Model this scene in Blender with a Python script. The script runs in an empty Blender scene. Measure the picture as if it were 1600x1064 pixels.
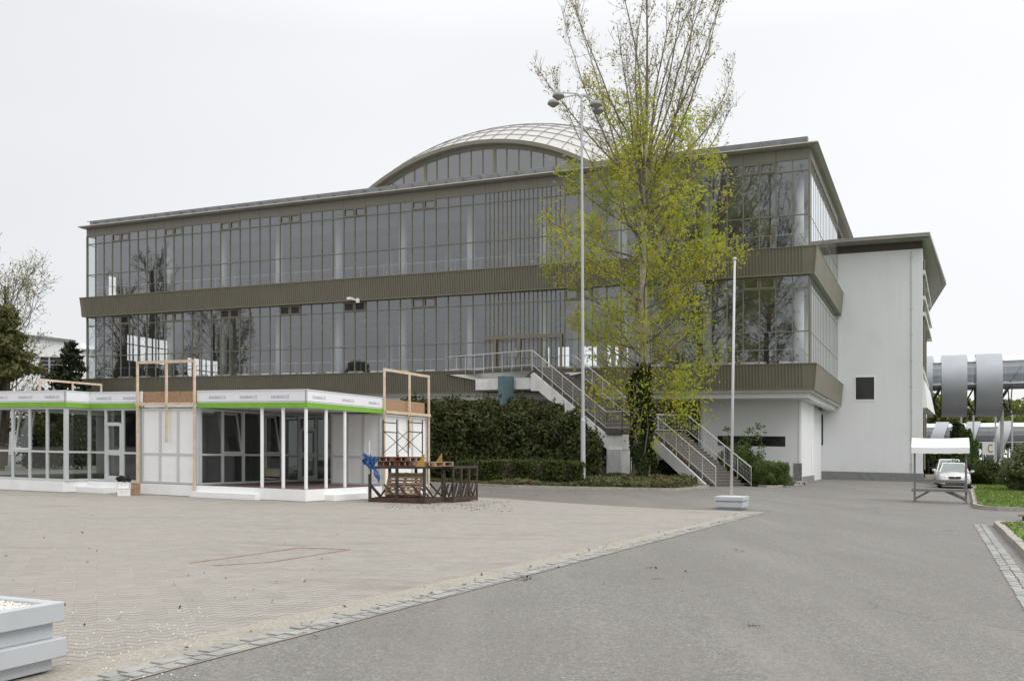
import bpy, math, random
import numpy as np
from mathutils import Vector, Matrix

# ------------------------------------------------------------------ camera, sky, sun, exposure
C = bpy.context.scene.collection
SC = bpy.context.scene
cam = bpy.data.cameras.new("Camera"); camo = bpy.data.objects.new("Camera", cam); C.objects.link(camo)
HC, FPX, HOR, SLOPE = 1.7, 1457.0, 705.0, 0.0178      # eye height, focal length in px of a 1600 px wide picture, eye-level row, cross fall of the site
camo.location = (0, 0, HC); camo.rotation_euler = (math.radians(90), 0, 0)
cam.sensor_width = 36.0; cam.lens = FPX / 1600 * 36.0
cam.shift_y = (HOR - 532) / 1600.0
cam.clip_end = 3000; cam.clip_start = 0.1
SC.camera = camo

SUN_EL, SUN_AZ = 52.0, 128.0        # azimuth clockwise from +Y
w = bpy.data.worlds.new("World"); SC.world = w; w.use_nodes = True
nt = w.node_tree; N = nt.nodes; Lk = nt.links
for n in list(N): N.remove(n)
wo = N.new('ShaderNodeOutputWorld'); bg = N.new('ShaderNodeBackground')
sky = N.new('ShaderNodeTexSky'); sky.sky_type = 'NISHITA'; sky.sun_disc = False
sky.sun_elevation = math.radians(SUN_EL); sky.sun_rotation = math.radians(SUN_AZ)
tc = N.new('ShaderNodeTexCoord'); sx = N.new('ShaderNodeSeparateXYZ'); Lk.new(tc.outputs['Generated'], sx.inputs[0])
ramp = N.new('ShaderNodeValToRGB')            # overcast sky: brighter towards the zenith
e = ramp.color_ramp.elements
e[0].position = 0.0; e[0].color = (8.6, 8.6, 8.75, 1)
e[1].position = 1.0; e[1].color = (20, 20, 20.4, 1)
k = ramp.color_ramp.elements.new(0.40); k.color = (8.9, 8.95, 9.1, 1)
k = ramp.color_ramp.elements.new(0.62); k.color = (14, 14, 14.3, 1)
Lk.new(sx.outputs['Z'], ramp.inputs[0])
nz = N.new('ShaderNodeTexNoise'); nz.inputs['Scale'].default_value = 1.6; nz.inputs['Detail'].default_value = 3
mp = N.new('ShaderNodeMapping'); mp.inputs['Scale'].default_value = (1, 1, 2.2); Lk.new(tc.outputs['Generated'], mp.inputs[0]); Lk.new(mp.outputs[0], nz.inputs['Vector'])
mr = N.new('ShaderNodeMapRange'); mr.inputs['From Min'].default_value = .3; mr.inputs['From Max'].default_value = .7
mr.inputs['To Min'].default_value = .96; mr.inputs['To Max'].default_value = 1.04; Lk.new(nz.outputs['Fac'], mr.inputs[0])
mx = N.new('ShaderNodeMapRange'); mx.inputs['From Min'].default_value = -1; mx.inputs['From Max'].default_value = 1
mx.inputs['To Min'].default_value = .86; mx.inputs['To Max'].default_value = 1.16; Lk.new(sx.outputs['X'], mx.inputs[0])   # the cloud is thinner on the sun's side
m1 = N.new('ShaderNodeMath'); m1.operation = 'MULTIPLY'; Lk.new(mr.outputs[0], m1.inputs[0]); Lk.new(mx.outputs[0], m1.inputs[1])
vm = N.new('ShaderNodeVectorMath'); vm.operation = 'SCALE'; Lk.new(ramp.outputs[0], vm.inputs[0]); Lk.new(m1.outputs[0], vm.inputs['Scale'])
mixc = N.new('ShaderNodeMix'); mixc.data_type = 'RGBA'; mixc.inputs['Factor'].default_value = .06
Lk.new(vm.outputs[0], mixc.inputs['A']); Lk.new(sky.outputs[0], mixc.inputs['B'])
Lk.new(mixc.outputs['Result'], bg.inputs['Color']); bg.inputs['Strength'].default_value = 0.105
Lk.new(bg.outputs[0], wo.inputs[0])

sun = bpy.data.lights.new("Sun", 'SUN'); suno = bpy.data.objects.new("Sun", sun); C.objects.link(suno)
sun.energy = 1.3; sun.angle = math.radians(28); sun.color = (1, .96, .9)
_a, _e = math.radians(SUN_AZ), math.radians(SUN_EL)
sd = Vector((math.sin(_a) * math.cos(_e), math.cos(_a) * math.cos(_e), math.sin(_e)))
suno.rotation_euler = sd.to_track_quat('Z', 'Y').to_euler()
suno.location = (20, -20, 40)
vs = SC.view_settings; vs.view_transform = 'Standard'; vs.look = 'None'; vs.exposure = 0.0; vs.gamma = 1; vs.use_curve_mapping = False
SC.cycles.max_bounces = 8; SC.cycles.transparent_max_bounces = 16; SC.cycles.glossy_bounces = 4; SC.cycles.diffuse_bounces = 3

# ------------------------------------------------------------------ helpers
PI = math.pi
R = random.Random(7)
NR = np.random.RandomState(11)
SHEAR = []                                   # things that follow the cross fall of the site vertex by vertex
U = Vector((-.911, .413, 0)).normalized()    # along the main facade, to the left and away
NI = Vector((.413, .911, 0)).normalized()    # into the building
E = -U
def V(*a): return Vector(a)
def yp(x, y): return y - SLOPE * (x - 800)
def G(x, y, z=0.0):                          # the place on the ground (or height z) under a point of the photograph
    Y = (HC - z) * FPX / (yp(x, y) - HOR); return V((x - 800) / FPX * Y, Y, z)
def PD(x, y, Y):                             # the same at a known distance
    return V((x - 800) / FPX * Y, Y, HC + (HOR - yp(x, y)) * Y / FPX)

class MB:
    def __init__(s): s.v = []; s.f = []; s.m = []; s.n = 0
    def add(s, vs, fs, mi=0):
        b = s.n; s.v.extend([tuple(p) for p in vs]); s.n += len(vs)
        for f in fs: s.f.append(tuple(i + b for i in f)); s.m.append(mi)
    def poly(s, pts, mi=0): s.add(pts, [tuple(range(len(pts)))], mi)
    def hexa(s, p, mi=0):                    # 8 corners, bottom ring then top ring
        s.add(p, [(3, 2, 1, 0), (4, 5, 6, 7), (0, 1, 5, 4), (1, 2, 6, 5), (2, 3, 7, 6), (3, 0, 4, 7)], mi)
    def box(s, x0, x1, y0, y1, z0, z1, F=None, mi=0):
        F = F or V
        s.hexa([F(x0, y0, z0), F(x1, y0, z0), F(x1, y1, z0), F(x0, y1, z0), F(x0, y0, z1), F(x1, y0, z1), F(x1, y1, z1), F(x0, y1, z1)], mi)
    def bar(s, p, q, w, h=None, mi=0, up=None):
        h = h or w; p = Vector(p); q = Vector(q); d = (q - p).normalized()
        up = Vector(up) if up else (V(0, 0, 1) if abs(d.z) < .95 else V(0, 1, 0))
        a = d.cross(up).normalized() * (w / 2); b = a.cross(d).normalized() * (h / 2)
        s.hexa([p - a - b, p + a - b, q + a - b, q - a - b, p - a + b, p + a + b, q + a + b, q - a + b], mi)
    def tube(s, pts, rs, n=6, mi=0, cap=True):
        pts = [Vector(p) for p in pts]
        if not hasattr(rs, '__len__'): rs = [rs] * len(pts)
        vs = []; fs = []; ref = None
        for i, p in enumerate(pts):
            d = (pts[min(i + 1, len(pts) - 1)] - pts[max(i - 1, 0)]).normalized()
            if ref is None: ref = V(1, 0, 0) if abs(d.x) < .8 else V(0, 1, 0)
            a = d.cross(ref).normalized(); b = d.cross(a)
            for k in range(n):
                t = 2 * PI * k / n; vs.append(p + (a * math.cos(t) + b * math.sin(t)) * rs[i])
        for i in range(len(pts) - 1):
            for k in range(n):
                k2 = (k + 1) % n; fs.append((i * n + k, i * n + k2, (i + 1) * n + k2, (i + 1) * n + k))
        if cap: fs.append(tuple(range(n))[::-1]); fs.append(tuple(range((len(pts) - 1) * n, len(pts) * n)))
        s.add(vs, fs, mi)
    def prism(s, poly, z0, z1, mi=0):
        n = len(poly); vs = [V(p[0], p[1], z0) for p in poly] + [V(p[0], p[1], z1) for p in poly]
        s.add(vs, [tuple(range(n))[::-1], tuple(range(n, 2 * n))] + [(i, (i + 1) % n, n + (i + 1) % n, n + i) for i in range(n)], mi)
    def extr(s, poly, vec, mi=0):            # a flat outline of 3-D points pushed along vec
        n = len(poly); vec = Vector(vec); vs = [Vector(p) for p in poly] + [Vector(p) + vec for p in poly]
        s.add(vs, [tuple(range(n))[::-1], tuple(range(n, 2 * n))] + [(i, (i + 1) % n, n + (i + 1) % n, n + i) for i in range(n)], mi)
    def lathe(s, c, prof, n=14, mi=0):       # prof: (radius, z)
        vs = []; fs = []; c = Vector(c)
        for r, z in prof:
            for k in range(n):
                t = 2 * PI * k / n; vs.append(c + V(r * math.cos(t), r * math.sin(t), z))
        for i in range(len(prof) - 1):
            for k in range(n):
                k2 = (k + 1) % n; fs.append((i * n + k, i * n + k2, (i + 1) * n + k2, (i + 1) * n + k))
        s.add(vs, fs, mi)
    def arr(s, vs, fs, mi=0):                # numpy arrays
        b = s.n; s.v.extend(map(tuple, vs.tolist())); s.n += len(vs)
        s.f.extend(map(tuple, (fs + b).tolist())); s.m.extend([mi] * len(fs))
    def build(s, name, mat, parent=None, loc=None, smooth=False, local=False):
        o = None
        base = V(0, 0, 0)
        if parent is not None and not local:
            r = parent
            while r.parent: r = r.parent
            base = Vector(r.location)
        elif loc is not None: base = Vector(loc)
        me = bpy.data.meshes.new(name)
        vv = np.array(s.v, dtype=np.float32).reshape(-1, 3)
        if not local: vv = vv - np.array(base, dtype=np.float32)
        me.from_pydata(vv.tolist(), [], s.f)
        mats = mat if isinstance(mat, (list, tuple)) else [mat]
        for m in mats: me.materials.append(m)
        if len(mats) > 1: me.polygons.foreach_set('material_index', s.m)
        if smooth: me.polygons.foreach_set('use_smooth', [True] * len(me.polygons))
        me.update()
        o = bpy.data.objects.new(name, me); C.objects.link(o)
        if parent is not None: o.parent = parent
        elif loc is not None: o.location = base
        return o

def tag(o, label, cat, group=None, kind=None):
    if kind: o['kind'] = kind
    if label: o['label'] = label
    if cat: o['category'] = cat
    if group: o['group'] = group
    return o
def thing(name, label, cat, loc=(0, 0, 0), rz=0.0, group=None, shear=False):
    o = bpy.data.objects.new(name, None); C.objects.link(o); o.location = loc; o.rotation_euler = (0, 0, rz)
    o.empty_display_size = .2
    tag(o, label, cat, group)
    if shear: SHEAR.append(o)
    return o
def struct(name, mb, mat):
    o = mb.build(name, mat); o['kind'] = 'structure'; SHEAR.append(o); return o
def dup(o, loc, rz=None, label=None, group=None, scale=None):
    def cp(a, parent):
        c = a.copy(); C.objects.link(c); c.parent = parent
        for ch in a.children: cp(ch, c)
        return c
    c = cp(o, None); c.location = loc
    if rz is not None: c.rotation_euler = (0, 0, rz)
    if scale: c.scale = (scale,) * 3 if not hasattr(scale, '__len__') else scale
    if label: c['label'] = label
    if group: c['group'] = group
    return c

# ------------------------------------------------------------------ materials
def _new(name):
    m = bpy.data.materials.new(name); m.use_nodes = True; t = m.node_tree
    b = t.nodes['Principled BSDF']; return m, t, b
def _tc(t, coord='Object', scale=None, rot=None):
    c = t.nodes.new('ShaderNodeTexCoord'); o = c.outputs[coord]
    if scale or rot:
        mp = t.nodes.new('ShaderNodeMapping'); t.links.new(o, mp.inputs[0])
        if scale: mp.inputs['Scale'].default_value = scale
        if rot: mp.inputs['Rotation'].default_value = rot
        o = mp.outputs[0]
    return o
def _noise(t, vec, sc, det=4, rough=.55):
    n = t.nodes.new('ShaderNodeTexNoise'); n.inputs['Scale'].default_value = sc; n.inputs['Detail'].default_value = det; n.inputs['Roughness'].default_value = rough
    t.links.new(vec, n.inputs['Vector']); return n.outputs['Fac']
def _range(t, v, a, b, c, d):
    n = t.nodes.new('ShaderNodeMapRange'); t.links.new(v, n.inputs[0])
    for i, x in enumerate((a, b, c, d)): n.inputs[i + 1].default_value = x
    return n.outputs[0]
def _math(t, op, a, b=None):
    n = t.nodes.new('ShaderNodeMath'); n.operation = op
    for i, x in enumerate((a, b)):
        if x is None: continue
        if isinstance(x, (int, float)): n.inputs[i].default_value = x
        else: t.links.new(x, n.inputs[i])
    return n.outputs[0]
def _mix(t, f, a, b, mode='MIX'):
    n = t.nodes.new('ShaderNodeMix'); n.data_type = 'RGBA'; n.blend_type = mode
    for s_, x in (('Factor', f), ('A', a), ('B', b)):
        if isinstance(x, (int, float)): n.inputs[s_].default_value = x
        elif isinstance(x, tuple): n.inputs[s_].default_value = (*x, 1) if len(x) == 3 else x
        else: t.links.new(x, n.inputs[s_])
    return n.outputs['Result']
def _bump(t, b, h, st, dist=.02):
    n = t.nodes.new('ShaderNodeBump'); n.inputs['Strength'].default_value = st; n.inputs['Distance'].default_value = dist
    t.links.new(h, n.inputs['Height']); t.links.new(n.outputs[0], b.inputs['Normal'])
def M(name, col, rough=.6, var=.12, sc=2.0, bump=0, bsc=40, metal=0, streak=0, dirt=None, dsc=.5, spec=.4):
    m, t, b = _new(name); v = _tc(t)
    f = _noise(t, v, sc, 6)
    lo = tuple(c * (1 - var) for c in col); hi = tuple(min(1, c * (1 + var)) for c in col)
    c = _mix(t, _range(t, f, .3, .7, 0, 1), lo, hi)
    if streak:                                # rain streaks down the face
        s_ = _noise(t, _tc(t, scale=(3, 3, .12)), 2.0, 5)
        c = _mix(t, _range(t, s_, .5, .75, 0, streak), c, tuple(x * .55 for x in col))
    if dirt:
        d = _noise(t, v, dsc, 7, .65); c = _mix(t, _range(t, d, .52, .72, 0, dirt[1]), c, dirt[0])
    t.links.new(c, b.inputs['Base Color'])
    b.inputs['Roughness'].default_value = rough; b.inputs['Metallic'].default_value = metal
    b.inputs['Specular IOR Level'].default_value = spec
    if bump: _bump(t, b, _noise(t, v, bsc, 4), bump, .01)
    return m
def leafmat(name, a, b_, c_=None, trans=.35, rough=.55):
    m, t, b = _new(name); g = t.nodes.new('ShaderNodeNewGeometry')
    col = _mix(t, g.outputs['Random Per Island'], a, b_)
    if c_: col = _mix(t, _range(t, _noise(t, _tc(t), .55, 3), .4, .62, 0, 1), col, c_)
    t.links.new(col, b.inputs['Base Color']); b.inputs['Roughness'].default_value = rough; b.inputs['Specular IOR Level'].default_value = .25
    tr = t.nodes.new('ShaderNodeBsdfTranslucent'); t.links.new(col, tr.inputs[0])
    ms = t.nodes.new('ShaderNodeMixShader'); ms.inputs[0].default_value = trans
    t.links.new(b.outputs[0], ms.inputs[1]); t.links.new(tr.outputs[0], ms.inputs[2])
    t.links.new(ms.outputs[0], t.nodes['Material Output'].inputs[0]); return m
def glassmat(name, tint=(.72, .78, .78), k=3.0, rough=0.0, haze=None):
    m, t, b = _new(name); t.nodes.remove(b)
    g = t.nodes.new('ShaderNodeNewGeometry'); fr = t.nodes.new('ShaderNodeFresnel')
    t.links.new(_math(t, 'ADD', _math(t, 'MULTIPLY', g.outputs['Backfacing'], 1 / 1.5 - 1.5), 1.5), fr.inputs['IOR'])
    f = _math(t, 'MINIMUM', _math(t, 'MULTIPLY', fr.outputs[0], k), .95)
    tr = t.nodes.new('ShaderNodeBsdfTransparent'); tr.inputs[0].default_value = (*tint, 1)
    gl = t.nodes.new('ShaderNodeBsdfGlossy'); gl.inputs['Roughness'].default_value = rough; gl.inputs[0].default_value = (.95, .97, 1, 1)
    ms = t.nodes.new('ShaderNodeMixShader'); t.links.new(f, ms.inputs[0]); t.links.new(tr.outputs[0], ms.inputs[1]); t.links.new(gl.outputs[0], ms.inputs[2])
    out = ms.outputs[0]
    if haze:                                   # dust film on the pane
        df = t.nodes.new('ShaderNodeBsdfDiffuse'); df.inputs[0].default_value = (*haze[0], 1)
        m2 = t.nodes.new('ShaderNodeMixShader'); t.links.new(_range(t, _noise(t, _tc(t), .8, 4), .3, .7, haze[1] * .5, haze[1] * 1.4), m2.inputs[0]); t.links.new(out, m2.inputs[1]); t.links.new(df.outputs[0], m2.inputs[2]); out = m2.outputs[0]
    t.links.new(out, t.nodes['Material Output'].inputs[0]); return m

def asphalt_mat(name='asphalt', dirty=0):
    m, t, b = _new(name); v = _tc(t)
    sp = _noise(t, v, 42, 4, .75); mid = _noise(t, v, 6, 5, .6); big = _noise(t, _tc(t, scale=(.5, .16, 1), rot=(0, 0, -.4)), 1.0, 6, .6)
    c = _mix(t, _range(t, sp, .34, .66, 0, 1), (.095, .092, .083), (.345, .335, .31))
    c = _mix(t, _range(t, _noise(t, v, 15, 4, .85), .38, .62, .62, 0), c, (.11, .106, .097))
    c = _mix(t, _range(t, _noise(t, v, 24, 2, .8), .58, .70, 0, .5), c, (.40, .385, .355))
    c = _mix(t, _range(t, mid, .38, .68, 0, .35), c, (.16, .155, .143))
    c = _mix(t, _range(t, _noise(t, v, .45, 6, .65), .5, .72, 0, .35), c, (.135, .13, .12))
    c = _mix(t, _range(t, _noise(t, _tc(t, scale=(1.1, .09, 1), rot=(0, 0, .42)), 1.0, 5, .6), .5, .66, 0, .4), c, (.235, .225, .21))
    c = _mix(t, _range(t, big, .42, .72, 0, .45), c, (.148, .14, .13))
    vo = t.nodes.new('ShaderNodeTexVoronoi'); vo.feature = 'DISTANCE_TO_EDGE'; vo.inputs['Scale'].default_value = .16
    wv = t.nodes.new('ShaderNodeVectorMath'); wv.operation = 'ADD'; nn = t.nodes.new('ShaderNodeTexNoise'); nn.inputs['Scale'].default_value = .9; nn.inputs['Detail'].default_value = 6
    t.links.new(v, nn.inputs['Vector']); t.links.new(v, wv.inputs[0]); t.links.new(nn.outputs['Color'], wv.inputs[1]); t.links.new(wv.outputs[0], vo.inputs['Vector'])
    crk = _math(t, 'MULTIPLY', _range(t, vo.outputs['Distance'], .0, .0035, .55, 0), _range(t, _noise(t, v, .11, 2), .5, .56, 0, 1))
    c = _mix(t, crk, c, (.05, .048, .045))
    st = t.nodes.new('ShaderNodeTexVoronoi'); st.inputs['Scale'].default_value = 2.2; t.links.new(v, st.inputs['Vector'])
    c = _mix(t, _range(t, st.outputs['Distance'], .03, .05, .6, 0), c, (.36, .34, .31))
    if dirty:                                # trodden earth, thinning out towards the open road
        dp = t.nodes.new('ShaderNodeVectorMath'); dp.operation = 'DOT_PRODUCT'; t.links.new(v, dp.inputs[0]); dp.inputs[1].default_value = (.911, -.413, 0)
        c = _mix(t, _math(t, 'MULTIPLY', _range(t, dp.outputs['Value'], -15, -6.5, 1, 0), _range(t, _noise(t, v, .7, 6, .6), .3, .62, .3, .9)), c, (.125, .108, .09))
    t.links.new(c, b.inputs['Base Color']); b.inputs['Roughness'].default_value = .85; b.inputs['Specular IOR Level'].default_value = .3
    _bump(t, b, sp, .35, .01); return m
def paver_mat():
    m, t, b = _new('wavy_pavers')
    v = _tc(t, rot=(0, 0, math.radians(-24)))
    s_ = t.nodes.new('ShaderNodeSeparateXYZ'); t.links.new(v, s_.inputs[0])
    pp = _math(t, 'PINGPONG', s_.outputs['X'], .11)
    yy = _math(t, 'ADD', s_.outputs['Y'], _math(t, 'MULTIPLY', pp, .8))
    cb = t.nodes.new('ShaderNodeCombineXYZ'); t.links.new(s_.outputs['X'], cb.inputs[0]); t.links.new(yy, cb.inputs[1])
    def joint(val, period, width):            # 1 on the joint line, 0 on the block
        fr = _math(t, 'FRACT', _math(t, 'DIVIDE', val, period)); d_ = _math(t, 'MINIMUM', fr, _math(t, 'SUBTRACT', 1.0, fr))
        return _range(t, d_, width * .4 / period, width / period, 1, 0)
    wv_ = _noise(t, _tc(t), 3.0, 3); jr = joint(yy, .150, .021); jc = joint(s_.outputs['X'], .22, .010)
    jj = _math(t, 'MAXIMUM', _math(t, 'MULTIPLY', jr, _range(t, wv_, .3, .62, .3, .85)), _math(t, 'MULTIPLY', jc, _range(t, wv_, .42, .6, .0, .26)))
    cid = t.nodes.new('ShaderNodeCombineXYZ'); t.links.new(_math(t, 'FLOOR', _math(t, 'DIVIDE', s_.outputs['X'], .22)), cid.inputs[0]); t.links.new(_math(t, 'FLOOR', _math(t, 'DIVIDE', yy, .150)), cid.inputs[1])
    wn = t.nodes.new('ShaderNodeTexWhiteNoise'); wn.noise_dimensions = '2D'; t.links.new(cid.outputs[0], wn.inputs['Vector'])
    base_ = _mix(t, wn.outputs['Value'], (.268, .250, .220), (.318, .298, .266)); bcol = _mix(t, jj, base_, (.105, .095, .08))
    w_ = _tc(t); g1 = _noise(t, w_, 30, 3, .7)
    c = _mix(t, _range(t, g1, .3, .7, 0, .3), bcol, (.365, .343, .302))
    c = _mix(t, _range(t, _noise(t, w_, .22, 6, .6), .45, .68, 0, .45), c, (.315, .29, .255))
    c = _mix(t, _range(t, _noise(t, _tc(t, scale=(.35, 1.4, 1), rot=(0, 0, -.2)), .9, 6, .65), .54, .70, 0, .7), c, (.19, .175, .155))
    c = _mix(t, _range(t, _noise(t, w_, 2.3, 6, .7), .5, .74, 0, .4), c, (.25, .235, .205))
    t.links.new(c, b.inputs['Base Color']); b.inputs['Roughness'].default_value = .85; b.inputs['Specular IOR Level'].default_value = .3
    _bump(t, b, _math(t, 'ADD', _math(t, 'MULTIPLY', jj, -1.0), _math(t, 'MULTIPLY', g1, .3)), .6, .006); return m

m_asphalt = asphalt_mat(); m_asphalt_d = asphalt_mat('soiled_asphalt', 1); m_paver = paver_mat()
m_sandstrip = M('sandy_concrete', (.32, .295, .25), .9, .24, 26, .5, 50, dirt=((.22, .20, .17), .7), dsc=1.6)
m_cobble = M('granite_cobble', (.30, .30, .28), .8, .25, 5, .3, 60)
m_kerb = M('kerb_granite', (.34, .315, .28), .85, .18, 8, .3, 50, dirt=((.15, .14, .12), .6), dsc=1.4)
m_earth = M('earth', (.09, .075, .055), .95, .3, 4, .4, 20)
m_olive = M('olive_cladding', (.188, .174, .132), .5, .07, .6, streak=.25, metal=.15)
m_olive_lt = M('olive_fascia', (.205, .195, .155), .5, .06, .6, streak=.2)
m_olive_trim = M('olive_trim', (.20, .185, .135), .45, .06, .8)
m_mull = M('mullion_olive', (.185, .18, .135), .5, .06, .8)
m_zinc = M('zinc_edge', (.27, .28, .28), .45, .15, 1.5, metal=.5, streak=.25)
m_slab = M('roof_edge_metal', (.30, .29, .26), .5, .1, 1, streak=.25)
m_white = M('white_render', (.73, .74, .745), .85, .02, .5, .08, 60, streak=.10, dirt=((.60, .60, .59), .35), dsc=.35)
m_white_b = M('white_concrete_paint', (.80, .80, .78), .8, .05, 1.2, .08, 40, streak=.35, dirt=((.42, .41, .37), .45), dsc=.9)
m_plinth = M('grey_plinth', (.22, .225, .22), .9, .12, 3, .2, 40)
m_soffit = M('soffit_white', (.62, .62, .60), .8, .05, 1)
m_brownband = M('brown_band', (.075, .06, .05), .6, .15, 1)
m_dark = M('dark_gap_paint', (.018, .02, .019), .5, .2, 1)
m_darkglass = M('dark_panel_glass', (.012, .014, .010), .12, .2, 1, spec=.5)
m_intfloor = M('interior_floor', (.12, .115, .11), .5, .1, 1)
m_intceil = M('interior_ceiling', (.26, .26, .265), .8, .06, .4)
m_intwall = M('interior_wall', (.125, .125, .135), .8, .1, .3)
m_col = M('white_column', (.82, .85, .84), .6, .03, 1)
m_glass = glassmat('facade_glass', (.90, .93, .93), 4.8, 0, ((.5, .52, .55), .035))
m_stall = M('dull_stall_steel', (.20, .20, .195), .5, .15, 6, metal=.4)
m_glass_s = glassmat('skywalk_glass', (.26, .30, .32), 3.0)
m_glass_c = glassmat('booth_glass', (.62, .66, .64), 2.0)
m_teal = M('teal_paint', (.13, .20, .21), .5, .12, 3, streak=.3)
m_steel = M('galvanised_steel', (.46, .46, .45), .42, .1, 6, metal=.55)
m_railp = M('rail_paint', (.56, .56, .54), .5, .08, 4)
m_step = M('stone_step', (.105, .094, .082), .85, .2, 5, .2, 40)
m_stepn = M('step_nosing', (.20, .185, .165), .8, .15, 5)
m_bwhite = M('booth_white', (.83, .84, .84), .5, .025, 1.0, streak=.07, dirt=((.70, .69, .66), .4), dsc=1.3)
m_bframe = M('aluminium_frame', (.60, .62, .62), .4, .04, 2, metal=.25)
m_bfascia = M('banner_white', (.78, .79, .83), .5, .02, 1.0)
m_green = M('green_valance', (.16, .36, .03), .55, .10, 3, .15, 12)
m_txt = M('print_grey', (.33, .33, .34), .6, .05, 2)
m_timber = M('raw_timber', (.62, .50, .37), .75, .14, 6, dirt=((.42, .27, .15), .5), dsc=2)
m_osb = M('osb_board', (.36, .23, .14), .8, .3, 22)
m_bfloor = M('booth_floor', (.13, .09, .085), .8, .25, 3)
m_bin = M('booth_inside', (.30, .30, .285), .8, .05, 1)
m_rust = M('rusty_steel', (.062, .05, .044), .8, .4, 7, metal=.2, dirt=((.10, .05, .03), .6), dsc=3)
m_rust2 = M('rust_brown', (.075, .042, .03), .85, .35, 6)
m_yel = M('yellow_paint', (.40, .24, .05), .6, .25, 6)
m_pallet = M('pallet_wood', (.27, .19, .12), .85, .3, 9)
m_palletd = M('pallet_wood_dark', (.17, .085, .05), .85, .3, 9)
m_tarp = M('blue_tarp', (.035, .10, .27), .4, .25, 4, .3, 8)
m_planter = M('planter_paint', (.45, .47, .485), .6, .05, 3, .1, 25, dirt=((.38, .40, .42), .5), dsc=3)
m_gravel = M('white_gravel', (.66, .63, .58), .9, .25, 40, .8, 60)
m_pole = M('pole_white', (.58, .58, .58), .5, .05, 2)
m_lampp = M('lamp_pole_grey', (.46, .475, .485), .5, .08, 1.5, metal=.2)
m_lamph = M('lamp_head_grey', (.26, .265, .25), .5, .08, 3)
m_lens = M('lamp_lens', (.26, .255, .235), .3, .06, 3)
m_canvas = M('white_canvas', (.82, .83, .84), .6, .03, 2)
m_shellm = M('dome_panel', (.46, .455, .43), .4, .05, .4)
m_latt = M('dome_lattice', (.22, .22, .21), .5, .1, 1)
m_silver = M('silver_cladding', (.34, .355, .37), .45, .06, .5, metal=.45, streak=.12)
m_silver_d = M('skywalk_frame', (.10, .105, .11), .5, .1, 1)
m_carp = M('silver_car_paint', (.66, .66, .64), .3, .03, 3, metal=.25)
m_carw = M('white_car_paint', (.78, .78, .77), .3, .03, 3)
m_black = M('black_plastic', (.02, .02, .022), .5, .2, 5)
m_tyre = M('tyre_rubber', (.025, .025, .025), .85, .2, 8)
m_carglass = M('car_glass', (.16, .20, .19), .08, .1, 2, spec=.8)
m_headl = M('headlamp', (.62, .64, .66), .12, .08, 8, spec=.8)
m_plate = M('number_plate', (.72, .72, .70), .5, .05, 5)
m_signw = M('sign_white', (.72, .73, .74), .5, .03, 2)
m_red = M('sign_red', (.36, .01, .03), .5, .05, 2)
m_cardb = M('cardboard', (.33, .21, .13), .85, .15, 6)
m_paperw = M('white_carton', (.75, .75, .75), .7, .05, 4)
m_orange = M('orange_paint', (.75, .24, .03), .5, .15, 4)
m_bark = M('poplar_bark', (.40, .37, .30), .9, .4, 5, .5, 18, dirt=((.07, .06, .05), .7), dsc=2.5)
m_twig = M('twig', (.20, .175, .135), .9, .25, 4)
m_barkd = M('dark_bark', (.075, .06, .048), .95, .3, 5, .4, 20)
m_pop = leafmat('poplar_leaves', (.45, .495, .055), (.33, .42, .065), (.52, .50, .055), .5)
m_poptop = leafmat('poplar_buds', (.34, .33, .08), (.22, .24, .06), None, .4)
m_ivy = leafmat('ivy', (.022, .036, .008), (.05, .075, .014), None, .2)
m_hedge = leafmat('hedge_leaves', (.034, .044, .014), (.068, .086, .026), (.082, .086, .028), .25)
m_hedge2 = leafmat('box_leaves', (.040, .058, .012), (.075, .092, .018), None, .25)
m_juni = leafmat('juniper', (.055, .09, .022), (.13, .175, .045), None, .25)
m_willow = leafmat('grey_green_leaves', (.12, .145, .07), (.20, .22, .11), None, .3)
m_cover = leafmat('groundcover', (.05, .072, .02), (.12, .14, .05), (.13, .115, .05), .25)
m_pine = leafmat('pine_needles', (.085, .092, .032), (.15, .15, .055), None, .15)
m_spruce = leafmat('spruce_needles', (.025, .034, .018), (.05, .06, .03), None, .15)
m_spring = leafmat('spring_leaves', (.16, .20, .035), (.28, .28, .06), (.12, .15, .04), .35)
m_grass = leafmat('grass_blades', (.09, .17, .02), (.16, .24, .04), (.13, .16, .035), .3)
m_lawn = M('lawn', (.10, .165, .024), .95, .25, 3, .5, 40, dirt=((.14, .14, .05), .6), dsc=1.2)
m_litter = leafmat('dead_leaves', (.06, .04, .025), (.12, .08, .05), None, .1)

# ------------------------------------------------------------------ leaves
def leaves(pts, size, aspect=1.6, nrm=None, spread=1.0, rng=NR, droop=0):
    n = len(pts); pts = np.asarray(pts, dtype=np.float64)
    d = rng.normal(size=(n, 3))
    if nrm is not None: d = d * spread + np.asarray(nrm)
    d /= np.linalg.norm(d, axis=1)[:, None] + 1e-9
    r = rng.normal(size=(n, 3)); r[:, 2] -= droop
    a = np.cross(d, r); a /= np.linalg.norm(a, axis=1)[:, None] + 1e-9
    b = np.cross(d, a)
    s = (size * rng.uniform(.65, 1.35, n))[:, None]
    a = a * s * .5; b = b * s * .5 * aspect
    fold = d * s * .12
    v = np.empty((n, 4, 3)); v[:, 0] = pts - b; v[:, 1] = pts + a * .8 + fold; v[:, 2] = pts + b; v[:, 3] = pts - a * .8 + fold
    return v.reshape(-1, 3), np.arange(n * 4).reshape(-1, 4)
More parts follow.
